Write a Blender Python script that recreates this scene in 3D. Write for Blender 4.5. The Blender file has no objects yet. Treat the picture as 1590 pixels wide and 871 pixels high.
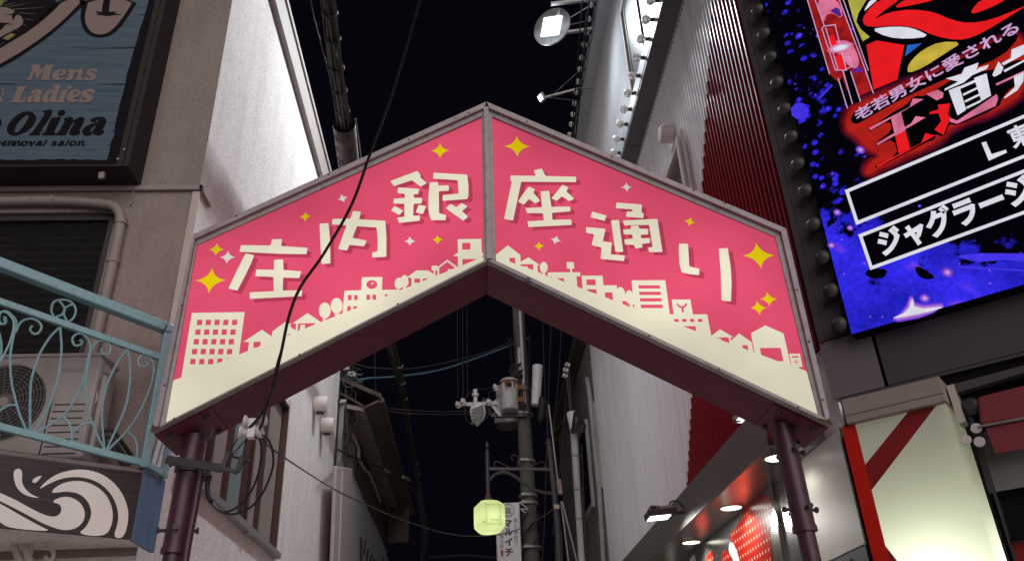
import bpy, bmesh, math, random
from mathutils import Vector, Matrix
random.seed(7)
R = math.radians
S = bpy.context.scene
COL = S.collection
PI = math.pi

# ------------------------------------------------------------------ camera
FPX, CX, CY = 1275.0, 795.0, 435.5           # focal length and centre in photo pixels (1590 x 871)
ROT = Matrix(((0.99837134, 0.01480775, -0.0550945),
              (-0.04123023, -0.48018803, -0.87619605),
              (-0.03943021, 0.87704058, -0.47879544)))
cd = bpy.data.cameras.new("camera")
cam = bpy.data.objects.new("camera", cd)
COL.objects.link(cam)
cam.matrix_world = ROT.to_4x4()
cd.sensor_width = 36.0
cd.lens = 36.0 * FPX / 1590.0
cd.clip_start, cd.clip_end = 0.05, 600.0
S.camera = cam

# ------------------------------------------------------------------ world, light, exposure
w = bpy.data.worlds.new("World"); S.world = w; w.use_nodes = True
nt = w.node_tree
bg = nt.nodes["Background"]
bg.inputs[0].default_value = (0.50, 0.43, 1.0, 1)      # night sky over a lit town
bg.inputs[1].default_value = 0.0034
sd = bpy.data.lights.new("street_glow", 'SUN'); sd.energy = 1.7; sd.angle = R(60); sd.color = (1.0, 0.90, 0.86)
so = bpy.data.objects.new("street_glow", sd); COL.objects.link(so)
so.rotation_euler = Vector((-0.22, 1.0, -0.50)).to_track_quat('-Z', 'Y').to_euler()
S.view_settings.view_transform = 'Standard'
S.view_settings.look = 'None'
S.view_settings.exposure = 0.0
S.view_settings.gamma = 1.0
S.view_settings.use_curve_mapping = False
S.cycles.use_denoising = True
S.cycles.max_bounces = 8
S.cycles.sample_clamp_indirect = 6.0

# ------------------------------------------------------------------ geometry helpers
def V(*a): return Vector(a)
def ray(px, py): return ROT @ Vector((px - CX, -(py - CY), -FPX))
def pX(px, py, X): r = ray(px, py); return r * (X / r.x)
def pY(px, py, Y): r = ray(px, py); return r * (Y / r.y)
def pZ(px, py, Z): r = ray(px, py); return r * (Z / r.z)
class Plane:
    def __init__(s, P, n, u=None):
        s.P, s.n = Vector(P), Vector(n).normalized()
        s.u = Vector(u).normalized() if u is not None else Vector((0, 0, 1)).cross(s.n).normalized()
        s.v = s.n.cross(s.u)
    def at(s, px, py, lift=0.0):
        r = ray(px, py); P = s.P + s.n * lift
        return r * (P.dot(s.n) / r.dot(s.n))
    def uv(s, p): d = p - s.P; return d.dot(s.u), d.dot(s.v)
    def xyz(s, u, v, lift=0.0): return s.P + s.u * u + s.v * v + s.n * lift

class MB:
    def __init__(s): s.v, s.f = [], []
    def add(s, vs, fs):
        b = len(s.v); s.v += [Vector(x) for x in vs]; s.f += [tuple(b + i for i in f) for f in fs]; return s
    def poly(s, pts): return s.add(pts, [tuple(range(len(pts)))])
    def prism(s, pts, d):
        n = len(pts); d = Vector(d)
        a = [Vector(p) for p in pts]
        return s.add(a + [p + d for p in a], [tuple(range(n)), tuple(range(2 * n - 1, n - 1, -1))] +
                     [(i, i + n, (i + 1) % n + n, (i + 1) % n) for i in range(n)])
    def box(s, lo, hi):
        x0, y0, z0 = lo; x1, y1, z1 = hi
        return s.add([(x0, y0, z0), (x1, y0, z0), (x1, y1, z0), (x0, y1, z0), (x0, y0, z1), (x1, y0, z1), (x1, y1, z1), (x0, y1, z1)],
                     [(0, 3, 2, 1), (4, 5, 6, 7), (0, 1, 5, 4), (1, 2, 6, 5), (2, 3, 7, 6), (3, 0, 4, 7)])
    def obox(s, c, a, b, cc):   # centre and three half-axis vectors
        c, a, b, cc = Vector(c), Vector(a), Vector(b), Vector(cc)
        p = [c - a - b - cc, c + a - b - cc, c + a + b - cc, c - a + b - cc, c - a - b + cc, c + a - b + cc, c + a + b + cc, c - a + b + cc]
        return s.add(p, [(0, 3, 2, 1), (4, 5, 6, 7), (0, 1, 5, 4), (1, 2, 6, 5), (2, 3, 7, 6), (3, 0, 4, 7)])
    def bar(s, p, q, wd, up=(0, 0, 1), ht=None):
        p, q = Vector(p), Vector(q); d = (q - p); L = d.length; d.normalize()
        r = d.cross(Vector(up)); r = r.normalized() if r.length > 1e-5 else d.cross(Vector((1, 0, 0))).normalized()
        t = r.cross(d)
        return s.obox((p + q) / 2, d * (L / 2), r * (wd / 2), t * ((ht or wd) / 2))
    def tube(s, pts, r, n=8, caps=True):
        pts = [Vector(p) for p in pts]; m = len(pts)
        rs = r if isinstance(r, (list, tuple)) else [r] * m
        t = (pts[1] - pts[0]).normalized()
        a = t.orthogonal().normalized()
        vs, fs = [], []
        for i in range(m):
            if i == 0: t = pts[1] - pts[0]
            elif i == m - 1: t = pts[-1] - pts[-2]
            else: t = pts[i + 1] - pts[i - 1]
            t.normalize(); a = (a - t * a.dot(t)); a = a.normalized() if a.length > 1e-6 else t.orthogonal().normalized()
            b = t.cross(a)
            for k in range(n):
                an = 2 * PI * k / n
                vs.append(pts[i] + (a * math.cos(an) + b * math.sin(an)) * rs[i])
        for i in range(m - 1):
            for k in range(n):
                fs.append((i * n + k, i * n + (k + 1) % n, (i + 1) * n + (k + 1) % n, (i + 1) * n + k))
        if caps: fs += [tuple(range(n - 1, -1, -1)), tuple((m - 1) * n + k for k in range(n))]
        return s.add(vs, fs)
    def cyl(s, p, q, r, n=16): return s.tube([p, q], r, n)
    def lathe(s, p, axis, prof, n=16):  # prof: (radius, distance along axis)
        p, ax = Vector(p), Vector(axis).normalized(); a = ax.orthogonal().normalized(); b = ax.cross(a)
        vs, fs = [], []
        for (r, h) in prof:
            for k in range(n):
                an = 2 * PI * k / n; vs.append(p + ax * h + (a * math.cos(an) + b * math.sin(an)) * max(r, 1e-4))
        m = len(prof)
        for i in range(m - 1):
            for k in range(n): fs.append((i * n + k, i * n + (k + 1) % n, (i + 1) * n + (k + 1) % n, (i + 1) * n + k))
        fs += [tuple(range(n - 1, -1, -1)), tuple((m - 1) * n + k for k in range(n))]
        return s.add(vs, fs)
    def mesh(s, name, smooth=False):
        me = bpy.data.meshes.new(name); me.from_pydata([tuple(v) for v in s.v], [], s.f)
        bm = bmesh.new(); bm.from_mesh(me); bmesh.ops.recalc_face_normals(bm, faces=bm.faces); bm.to_mesh(me); bm.free()
        if smooth:
            for p in me.polygons: p.use_smooth = True
            try: me.set_sharp_from_angle(angle=R(38))
            except Exception: pass
        return me

def link(name, me, m, parent=None, loc=None):
    o = bpy.data.objects.new(name, me); COL.objects.link(o)
    if m is not None:
        if len(me.materials) == 0: me.materials.append(m)
    if parent is not None:
        o.parent = parent
        if parent.type == 'EMPTY': o.matrix_parent_inverse = Matrix.Translation(-parent.location)
    if loc is not None: o.location = loc
    return o
def part(name, mb, m, parent=None, smooth=False, bevel=0.0):
    o = link(name, mb.mesh(name, smooth), m, parent)
    if bevel:
        b = o.modifiers.new("bevel", 'BEVEL'); b.width = bevel; b.segments = 2; b.limit_method = 'ANGLE'; b.angle_limit = R(40)
    return o
def tag(o, label, cat, group=None):
    o["label"] = label; o["category"] = cat
    if group: o["group"] = group
    return o
def thing(name, label, cat, loc=(0, 0, 0), group=None):
    e = bpy.data.objects.new(name, None); COL.objects.link(e); e.location = loc; e.empty_display_size = 0.1
    return tag(e, label, cat, group)
def struct(name, mb, m, kind="structure"):
    o = part(name, mb, m); o["kind"] = kind; return o

def chaikin(pts, it=2, closed=True):
    pts = [Vector(p) for p in pts]
    for _ in range(it):
        q = []; n = len(pts)
        rng = range(n) if closed else range(n - 1)
        if not closed: q.append(pts[0])
        for i in rng:
            a, b = pts[i], pts[(i + 1) % n]
            q += [a * 0.75 + b * 0.25, a * 0.25 + b * 0.75]
        if not closed: q.append(pts[-1])
        pts = q
    return pts
def catmull(pts, k=6):
    pts = [Vector(p) for p in pts]
    if len(pts) < 3: return pts
    P = [pts[0] * 2 - pts[1]] + pts + [pts[-1] * 2 - pts[-2]]
    out = []
    for i in range(1, len(P) - 2):
        for j in range(k):
            t = j / k; a, b, c, d = P[i - 1], P[i], P[i + 1], P[i + 2]
            out.append(0.5 * ((2 * b) + (c - a) * t + (2 * a - 5 * b + 4 * c - d) * t * t + (3 * b - a - 3 * c + d) * t ** 3))
    out.append(pts[-1]); return out
def sag(p, q, s, n=16):
    p, q = Vector(p), Vector(q)
    return [p.lerp(q, i / n) - Vector((0, 0, s * 4 * (i / n) * (1 - i / n))) for i in range(n + 1)]
def cr(o, sc, pts): return [(o[0] + x / sc, o[1] + y / sc) for x, y in pts]     # a traced outline
def ellipse(cx, cy, rx, ry, n=24, rot=0, bump=0, k=0):
    out = []
    for i in range(n):
        a = 2 * PI * i / n; f = 1 + bump * abs(math.sin(k * a / 2))
        x, y = rx * f * math.cos(a), ry * f * math.sin(a)
        out.append((cx + x * math.cos(rot) - y * math.sin(rot), cy + x * math.sin(rot) + y * math.cos(rot)))
    return out
def rects(o, sc, rs): return [cr(o, sc, [(a, c), (b, c), (b, d), (a, d)]) for a, b, c, d in rs]

def fill2d(loops):     # planar fill with holes -> (verts2d, faces)
    cu = bpy.data.curves.new("outline", 'CURVE'); cu.dimensions = '2D'; cu.fill_mode = 'BOTH'
    for lp in loops:
        sp = cu.splines.new('POLY'); sp.points.add(len(lp) - 1); sp.use_cyclic_u = True
        for i, p in enumerate(lp): sp.points[i].co = (p[0], p[1], 0, 1)
    return curve_geo(cu)
def curve_geo(cu):
    ob = bpy.data.objects.new("outline", cu); COL.objects.link(ob)
    dg = bpy.context.evaluated_depsgraph_get(); dg.update()
    me = bpy.data.meshes.new_from_object(ob.evaluated_get(dg))
    vs = [(v.co.x, v.co.y) for v in me.vertices]; fs = [tuple(p.vertices) for p in me.polygons]
    bpy.data.objects.remove(ob); bpy.data.curves.remove(cu); bpy.data.meshes.remove(me)
    return vs, fs
def glyphs(s, bold=0.0, shear=0.0):
    cu = bpy.data.curves.new("lettering", 'FONT'); cu.body = s; cu.size = 1.0; cu.offset = bold; cu.shear = shear
    cu.resolution_u = 3
    return curve_geo(cu)
def text_px(mb, s, pl, a, b, h, bold=0.0, lift=0.0, upright=None):
    """lettering on a plane: baseline from pixel a to pixel b, cap height h in metres"""
    vs, fs = glyphs(s, bold)
    if not vs: return mb
    x0 = min(v[0] for v in vs); x1 = max(v[0] for v in vs)
    A, B = pl.at(*a, lift), pl.at(*b, lift)
    d = (B - A); sx = d.length / max(x1 - x0, 1e-4); d.normalize()
    up = pl.n.cross(d) if upright is None else upright
    ht = h if h else sx
    return mb.add([A + d * ((x - x0) * sx) + up * (y * ht) for x, y in vs], fs)
def art(name, polys, pl, lift, m, parent, smooth=0):
    """flat print: closed outlines in photo pixels laid on a plane of the scene"""
    o = None
    for p in polys:
        q = [(x, y) for x, y in p]
        if smooth: q = [(v.x, v.y) for v in chaikin([Vector((x, y, 0)) for x, y in q], smooth)]
        o = part(name, MB().poly([pl.at(x, y, lift) for x, y in q]), m, parent)
    return o
def art_one(name, polys, pl, lift, m, parent):   # several strokes of one sign
    mb = MB()
    for p in polys: mb.poly([pl.at(x, y, lift) for x, y in p])
    return part(name, mb, m, parent)
def art_holes(name, loops, pl, lift, m, parent, smooth=0):
    mb = MB(); 
    lp = []
    for p in loops:
        if smooth: p = [(v.x, v.y) for v in chaikin([Vector((x, y, 0)) for x, y in p], smooth)]
        lp.append([pl.uv(pl.at(x, y)) for x, y in p])
    vs, fs = fill2d(lp)
    mb.add([pl.xyz(u, v, lift) for u, v in vs], fs)
    return part(name, mb, m, parent)

# ------------------------------------------------------------------ materials
def srgb(r, g, b):
    f = lambda c: (c / 255) / 12.92 if c <= 10 else (((c / 255) + 0.055) / 1.055) ** 2.4
    return (f(r), f(g), f(b))
def mat(name, col, rough=0.6, metal=0.0, var=0.12, vs=6.0, bump=0.0, bs=60.0, dirt=0.0, dcol=(0.05, 0.04, 0.035), ds=(3, 3, 0.7), coat=0.0, spec=0.5, grit=0.0):
    m = bpy.data.materials.new(name); m.use_nodes = True; t = m.node_tree; b = t.nodes["Principled BSDF"]
    N, L = t.nodes.new, t.links.new
    tc = N("ShaderNodeTexCoord")
    n1 = N("ShaderNodeTexNoise"); n1.inputs["Scale"].default_value = vs; n1.inputs["Detail"].default_value = 6
    L(tc.outputs["Object"], n1.inputs["Vector"])
    rp = N("ShaderNodeMix"); rp.data_type = 'RGBA'
    rp.inputs[6].default_value = tuple(c * (1 - var) for c in col) + (1,); rp.inputs[7].default_value = tuple(min(1, c * (1 + var)) for c in col) + (1,)
    L(n1.outputs["Fac"], rp.inputs[0])
    out = rp.outputs[2]
    if dirt:
        mp = N("ShaderNodeMapping"); mp.inputs["Scale"].default_value = ds; L(tc.outputs["Object"], mp.inputs["Vector"])
        n2 = N("ShaderNodeTexNoise"); n2.inputs["Scale"].default_value = 2.5; n2.inputs["Detail"].default_value = 8; n2.inputs["Roughness"].default_value = 0.65
        L(mp.outputs[0], n2.inputs["Vector"])
        cr_ = N("ShaderNodeValToRGB"); cr_.color_ramp.elements[0].position = 0.48; cr_.color_ramp.elements[1].position = 0.75
        L(n2.outputs["Fac"], cr_.inputs[0])
        mu = N("ShaderNodeMath"); mu.operation = 'MULTIPLY'; mu.inputs[1].default_value = dirt; L(cr_.outputs[0], mu.inputs[0])
        m2 = N("ShaderNodeMix"); m2.data_type = 'RGBA'; L(mu.outputs[0], m2.inputs[0]); L(out, m2.inputs[6]); m2.inputs[7].default_value = dcol + (1,)
        out = m2.outputs[2]
    if grit:      # grains of the rendered coat, their light and shade put into the colour
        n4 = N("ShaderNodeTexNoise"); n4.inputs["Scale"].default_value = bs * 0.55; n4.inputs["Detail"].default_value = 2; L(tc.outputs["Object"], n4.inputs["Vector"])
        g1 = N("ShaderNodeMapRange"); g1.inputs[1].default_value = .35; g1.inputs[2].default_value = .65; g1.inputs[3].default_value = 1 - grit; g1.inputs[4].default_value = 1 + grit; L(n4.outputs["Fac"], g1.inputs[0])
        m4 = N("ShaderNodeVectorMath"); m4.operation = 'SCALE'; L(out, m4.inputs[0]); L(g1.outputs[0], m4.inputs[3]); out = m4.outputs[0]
    L(out, b.inputs["Base Color"])
    b.inputs["Roughness"].default_value = rough; b.inputs["Metallic"].default_value = metal
    b.inputs["Coat Weight"].default_value = coat; b.inputs["Specular IOR Level"].default_value = spec
    if bump:
        n3 = N("ShaderNodeTexNoise"); n3.inputs["Scale"].default_value = bs; n3.inputs["Detail"].default_value = 4
        L(tc.outputs["Object"], n3.inputs["Vector"])
        bp = N("ShaderNodeBump"); bp.inputs["Strength"].default_value = bump; bp.inputs["Distance"].default_value = 0.016 if grit else 0.01
        L(n3.outputs["Fac"], bp.inputs["Height"]); L(bp.outputs[0], b.inputs["Normal"])
    return m
def emis(name, col, st=1.0, var=0.0, vs=2.0):
    m = bpy.data.materials.new(name); m.use_nodes = True; t = m.node_tree
    t.nodes.remove(t.nodes["Principled BSDF"]); e = t.nodes.new("ShaderNodeEmission")
    e.inputs[0].default_value = tuple(col) + (1,); e.inputs[1].default_value = st
    if var:
        tc = t.nodes.new("ShaderNodeTexCoord"); n = t.nodes.new("ShaderNodeTexNoise"); n.inputs["Scale"].default_value = vs
        mr = t.nodes.new("ShaderNodeMapRange"); mr.inputs[3].default_value = st * (1 - var); mr.inputs[4].default_value = st * (1 + var)
        t.links.new(tc.outputs["Object"], n.inputs["Vector"]); t.links.new(n.outputs["Fac"], mr.inputs[0]); t.links.new(mr.outputs[0], e.inputs[1])
    t.links.new(e.outputs[0], t.nodes["Material Output"].inputs[0])
    return m
def glass(name, col=(0.8, 0.85, 0.85), rough=0.05, alpha=0.25):
    m = bpy.data.materials.new(name); m.use_nodes = True; b = m.node_tree.nodes["Principled BSDF"]
    b.inputs["Base Color"].default_value = tuple(col) + (1,); b.inputs["Roughness"].default_value = rough
    b.inputs["Transmission Weight"].default_value = 1 - alpha; b.inputs["IOR"].default_value = 1.3
    return m

M = {}
M['asphalt'] = mat("asphalt", (0.05, 0.05, 0.052), 0.9, bump=0.3)
M['paving'] = mat("pale_paving", (0.42, 0.38, 0.36), 0.85, var=0.15, bump=0.2)
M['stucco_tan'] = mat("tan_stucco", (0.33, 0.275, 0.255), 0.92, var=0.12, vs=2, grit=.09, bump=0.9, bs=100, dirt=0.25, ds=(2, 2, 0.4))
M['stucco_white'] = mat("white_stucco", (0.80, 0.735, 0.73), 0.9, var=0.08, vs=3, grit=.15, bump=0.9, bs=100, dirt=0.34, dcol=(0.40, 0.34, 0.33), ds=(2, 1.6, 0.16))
M['trim_tan'] = mat("tan_paint", (0.30, 0.25, 0.24), 0.6, dirt=0.2)
M['trim_pale'] = mat("pale_paint", (0.5, 0.45, 0.42), 0.55, dirt=0.2)
M['black_frame'] = mat("black_metal", (0.02, 0.018, 0.02), 0.45)
M['brown_frame'] = mat("brown_aluminium", (0.08, 0.045, 0.035), 0.4, metal=0.3)
M['sign_grey'] = mat("grey_sign_frame", (0.34, 0.30, 0.32), 0.5, metal=0.15, dirt=0.45, dcol=(0.09, 0.05, 0.035), ds=(6, 6, 6), bump=0.1)
M['maroon'] = mat("maroon_paint", (0.150, 0.030, 0.048), 0.5, spec=0.25, dirt=0.25, dcol=(0.04, 0.018, 0.016), ds=(3, 3, 2), bump=0.12, bs=25)
M['rust_orange'] = mat("orange_rust", (0.24, 0.085, 0.035), 0.9, var=0.4, vs=14)
M['post_maroon'] = mat("purple_maroon_post", (0.070, 0.024, 0.044), 0.4, dirt=0.35, dcol=(0.045, 0.02, 0.024), ds=(3, 3, 2), bump=0.12, bs=25)
M['rust'] = mat("rusty_steel", (0.085, 0.045, 0.03), 0.85, var=0.5, vs=20, bump=0.5)
M['turquoise'] = mat("turquoise_paint", (0.26, 0.46, 0.52), 0.42, dirt=0.45, dcol=(0.10, 0.13, 0.135), ds=(14, 14, 14), bump=0.25, bs=30)
M['white_plastic'] = mat("white_plastic", (0.62, 0.56, 0.54), 0.45, dirt=0.15)
M['ac_grey'] = mat("ac_casing", (0.36, 0.32, 0.31), 0.5, dirt=0.2, dcol=(0.16, 0.13, 0.12))
M['ac_dark'] = mat("ac_dark", (0.03, 0.028, 0.028), 0.6)
M['cable'] = mat("black_cable", (0.012, 0.011, 0.013), 0.62)
M['cable_grey'] = mat("grey_cable", (0.042, 0.034, 0.034), 0.6)
M['cable_blue'] = mat("blue_cable", (0.06, 0.14, 0.18), 0.5)
M['porcelain'] = mat("white_porcelain", (0.62, 0.60, 0.60), 0.18, coat=0.5)
M['galv'] = mat("galvanised_steel", (0.33, 0.33, 0.34), 0.5, metal=0.5, dirt=0.35, ds=(4, 4, 4))
M['dark_steel'] = mat("dark_steel", (0.055, 0.05, 0.055), 0.5, metal=0.4)
M['concrete'] = mat("pole_concrete", (0.11, 0.104, 0.098), 0.9, var=0.2, bump=0.3, dirt=0.4, ds=(5, 5, 0.6))
M['transformer'] = mat("transformer_paint", (0.52, 0.54, 0.56), 0.5, dirt=0.85, dcol=(0.20, 0.085, 0.04), ds=(9, 9, 1.4))
M['corr_white'] = mat("white_corrugated", (0.80, 0.81, 0.85), 0.5, var=0.07, dirt=0.34, dcol=(0.33, 0.30, 0.30), ds=(3, 4.5, 0.12))
M['corr_red'] = mat("red_corrugated", (0.20, 0.006, 0.016), 0.34, var=0.12, dirt=0.15, spec=0.22)
M['ledge_grey'] = mat("grey_ledge", (0.085, 0.085, 0.088), 0.5, var=0.06)
M['cornice'] = mat("pale_cornice", (0.42, 0.45, 0.48), 0.45, var=0.06, dirt=0.15)
M['charcoal'] = mat("charcoal_panel", (0.075, 0.066, 0.073), 0.42, var=0.05)
M['canopy_grey'] = mat("canopy_grey", (0.125, 0.112, 0.11), 0.45, var=0.05, metal=0.2)
M['pillar_white'] = mat("pale_panel", (0.76, 0.72, 0.70), 0.35)
M['red_gloss'] = mat("red_vinyl", (0.55, 0.02, 0.012), 0.2, var=0.05)
M['red_dark'] = mat("dark_red_vinyl", (0.24, 0.018, 0.02), 0.35, var=0.05)
M['awning_red'] = mat("red_awning", (0.20, 0.025, 0.04), 0.8, var=0.1, bump=0.2)
M['chrome'] = mat("chrome", (0.55, 0.53, 0.51), 0.12, metal=1.0, var=0.03)
M['slate'] = mat("slate_panel", (0.075, 0.08, 0.088), 0.4)
M['darkglass'] = mat("dark_glass", (0.012, 0.012, 0.014), 0.06, var=0.3)
M['frosted'] = mat("frosted_pane", (0.30, 0.25, 0.25), 0.3, var=0.08, dirt=0.12)
M['teal_pane'] = mat("blue_grey_pane", (0.20, 0.25, 0.265), 0.28, var=0.12)
M['curtain'] = mat("pane_with_curtain", (0.27, 0.23, 0.22), 0.35, var=0.1)
M['wood_dark'] = mat("dark_tile", (0.05, 0.03, 0.028), 0.6, var=0.3)
M['house_wall'] = mat("old_plaster", (0.26, 0.265, 0.25), 0.9, var=0.15, dirt=0.7, dcol=(0.10, 0.085, 0.065), ds=(4, 4, 0.35))
M['house_brown'] = mat("brown_boards", (0.065, 0.048, 0.04), 0.8, var=0.3)
M['sheet_white'] = mat("pale_sheet", (0.42, 0.44, 0.48), 0.6, var=0.05)
M['sheet_pink'] = mat("pink_duct", (0.44, 0.36, 0.365), 0.5, var=0.05)
M['wave_white'] = mat("wave_white", (0.88, 0.82, 0.81), 0.5, var=0.06)
M['blue_paint'] = mat("blue_paint", (0.10, 0.17, 0.30), 0.45, dirt=0.6, dcol=(0.05, 0.06, 0.10), ds=(6, 6, 0.8))
M['board_blue'] = mat("board_blue", (0.055, 0.092, 0.125), 0.55, var=0.22, vs=8)
M['board_cream'] = mat("board_cream", (0.23, 0.168, 0.152), 0.55, var=0.05)
M['board_black'] = mat("board_black", (0.006, 0.005, 0.008), 0.7, spec=0.12)
M['board_frame'] = mat("board_frame", (0.030, 0.024, 0.027), 0.6, spec=0.2)
M['board_yellow'] = mat("board_yellow", (0.24, 0.22, 0.05), 0.55)
M['ink'] = mat("black_ink", (0.025, 0.024, 0.03), 0.6)
M['ink_purple'] = mat("purple_ink", (0.22, 0.17, 0.24), 0.6)
M['ink_red'] = mat("red_ink", (0.35, 0.02, 0.02), 0.6)
M['sign_white'] = mat("white_sign", (0.72, 0.74, 0.78), 0.45, var=0.04)
M['bulb'] = glass("bulb_glass", (0.92, 0.92, 0.9), 0.08, 0.6)
M['bulb_dim'] = mat("dark_bulb", (0.06, 0.055, 0.058), 0.4, spec=0.3)  # dark bulb domes with a low sheen
M['pipe_white'] = mat("white_pipe", (0.50, 0.51, 0.52), 0.5, dirt=0.3)
# wood grain on the balcony fascia
def grain(name, c1, c2, sc):
    m = mat(name, c1, 0.55); t = m.node_tree; b = t.nodes["Principled BSDF"]
    tc = t.nodes.new("ShaderNodeTexCoord"); mp = t.nodes.new("ShaderNodeMapping"); mp.inputs["Scale"].default_value = sc
    n = t.nodes.new("ShaderNodeTexNoise"); n.inputs["Scale"].default_value = 4; n.inputs["Detail"].default_value = 8
    t.links.new(tc.outputs["Object"], mp.inputs[0]); t.links.new(mp.outputs[0], n.inputs["Vector"])
    r = t.nodes.new("ShaderNodeValToRGB"); r.color_ramp.elements[0].color = c1 + (1,); r.color_ramp.elements[1].color = c2 + (1,)
    r.color_ramp.elements[0].position = 0.35; r.color_ramp.elements[1].position = 0.68
    t.links.new(n.outputs["Fac"], r.inputs[0]); t.links.new(r.outputs[0], b.inputs["Base Color"])
    return m
M['fascia_wood'] = grain("dark_wood", (0.016, 0.010, 0.013), (0.055, 0.036, 0.040), (0.8, 0.8, 40))
M['board_blue'] = grain("blue_boards", (0.034, 0.078, 0.125), (0.078, 0.118, 0.158), (0.6, 1, 14))
# brushed metal
def brushed(name, col, rough):
    m = mat(name, col, rough, metal=0.9, var=0.08); t = m.node_tree; b = t.nodes["Principled BSDF"]
    b.inputs["Anisotropic"].default_value = 0.5
    tc = t.nodes.new("ShaderNodeTexCoord"); mp = t.nodes.new("ShaderNodeMapping"); mp.inputs["Scale"].default_value = (90, 4, 4)
    n = t.nodes.new("ShaderNodeTexNoise"); n.inputs["Scale"].default_value = 5
    t.links.new(tc.outputs["Object"], mp.inputs[0]); t.links.new(mp.outputs[0], n.inputs["Vector"])
    bp = t.nodes.new("ShaderNodeBump"); bp.inputs["Strength"].default_value = 0.08; bp.inputs["Distance"].default_value = 0.004
    t.links.new(n.outputs["Fac"], bp.inputs["Height"]); t.links.new(bp.outputs[0], b.inputs["Normal"])
    return m
M['brushed'] = brushed("brushed_steel", (0.42, 0.40, 0.38), 0.24)
# red poster with rows of small pale marks
def poster():
    m = mat("red_patterned_sheet", (0.42, 0.02, 0.012), 0.22); t = m.node_tree; b = t.nodes["Principled BSDF"]
    tc = t.nodes.new("ShaderNodeTexCoord"); sx = t.nodes.new("ShaderNodeSeparateXYZ"); t.links.new(tc.outputs["Object"], sx.inputs[0])
    cb = t.nodes.new("ShaderNodeCombineXYZ"); t.links.new(sx.outputs[1], cb.inputs[0]); t.links.new(sx.outputs[2], cb.inputs[1])
    br = t.nodes.new("ShaderNodeTexBrick"); br.inputs["Scale"].default_value = 16; br.inputs["Mortar Size"].default_value = 0.021
    br.inputs["Brick Width"].default_value = 0.9; br.inputs["Row Height"].default_value = 0.55; br.inputs["Mortar Smooth"].default_value = 0.0
    vo = t.nodes.new("ShaderNodeTexVoronoi"); vo.inputs["Scale"].default_value = 13; vo.inputs["Randomness"].default_value = 0.0; vo.distance = 'MANHATTAN'
    t.links.new(cb.outputs[0], vo.inputs["Vector"])
    lt = t.nodes.new("ShaderNodeMath"); lt.operation = 'LESS_THAN'; lt.inputs[1].default_value = 0.24; t.links.new(vo.outputs["Distance"], lt.inputs[0])
    mx = t.nodes.new("ShaderNodeMix"); mx.data_type = 'RGBA'; mx.inputs[6].default_value = (0.42, 0.02, 0.012, 1); mx.inputs[7].default_value = (0.58, 0.34, 0.26, 1)
    t.links.new(lt.outputs[0], mx.inputs[0]); t.links.new(mx.outputs[2], b.inputs["Base Color"])
    return m
M['poster'] = poster()
# backlit print of the arch sign: emission, a little uneven as lit by tubes behind it
PINK, CREAM, YEL, SHADE = (0.80, 0.088, 0.170), (0.90, 0.835, 0.640), (0.83, 0.62, 0.004), (0.50, 0.050, 0.105)
def backlit(name, col, st):
    m = bpy.data.materials.new(name); m.use_nodes = True; t = m.node_tree; N, L = t.nodes.new, t.links.new
    t.nodes.remove(t.nodes["Principled BSDF"])
    e = N("ShaderNodeEmission"); e.inputs[0].default_value = tuple(col) + (1,)
    g = N("ShaderNodeNewGeometry"); n = N("ShaderNodeTexNoise"); n.inputs["Scale"].default_value = 1.15; n.inputs["Detail"].default_value = 3.5; n.inputs["Roughness"].default_value = .42
    L(g.outputs["Position"], n.inputs["Vector"])
    mr = N("ShaderNodeMapRange"); mr.inputs[1].default_value = 0.3; mr.inputs[2].default_value = 0.7
    mr.inputs[3].default_value = st * 0.80; mr.inputs[4].default_value = st * 1.13
    L(n.outputs["Fac"], mr.inputs[0])
    sx = N("ShaderNodeSeparateXYZ"); L(g.outputs["Position"], sx.inputs[0])
    def ma(op, a, b=None):
        q = N("ShaderNodeMath"); q.operation = op
        for i, v in enumerate((a, b)):
            if isinstance(v, (int, float)): q.inputs[i].default_value = v
            elif v is not None: L(v, q.inputs[i])
        return q.outputs[0]
    d = ma('SUBTRACT', 4.25, ma('ADD', sx.outputs[2], ma('MULTIPLY', ma('ABSOLUTE', ma('SUBTRACT', sx.outputs[0], .17)), .55)))
    tube = ma('ADD', .80, ma('MULTIPLY', ma('ABSOLUTE', ma('SINE', ma('MULTIPLY', d, 2.05))), .24))
    L(ma('MULTIPLY', mr.outputs[0], tube), e.inputs[1])
    L(e.outputs[0], t.nodes["Material Output"].inputs[0])
    return m
M['lit_pink'] = backlit("lit_pink", PINK, 0.95)
M['lit_cream'] = backlit("lit_cream", CREAM, 0.92)
M['lit_yellow'] = backlit("lit_yellow", YEL, 0.95)
M['lit_shade'] = backlit("lit_dark_pink", SHADE, 0.95)
M['lit_star'] = backlit("lit_white", (0.80, 0.76, 0.68), 0.92)

# ------------------------------------------------------------------ ground
struct("ground", MB().poly([(-150, -150, -1.6), (150, -150, -1.6), (150, 150, -1.6), (-150, 150, -1.6)]), M['paving'])
struct("road", MB().box((-60, -9.0, -1.599), (60, -3.0, -1.594)), M['asphalt'])

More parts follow.
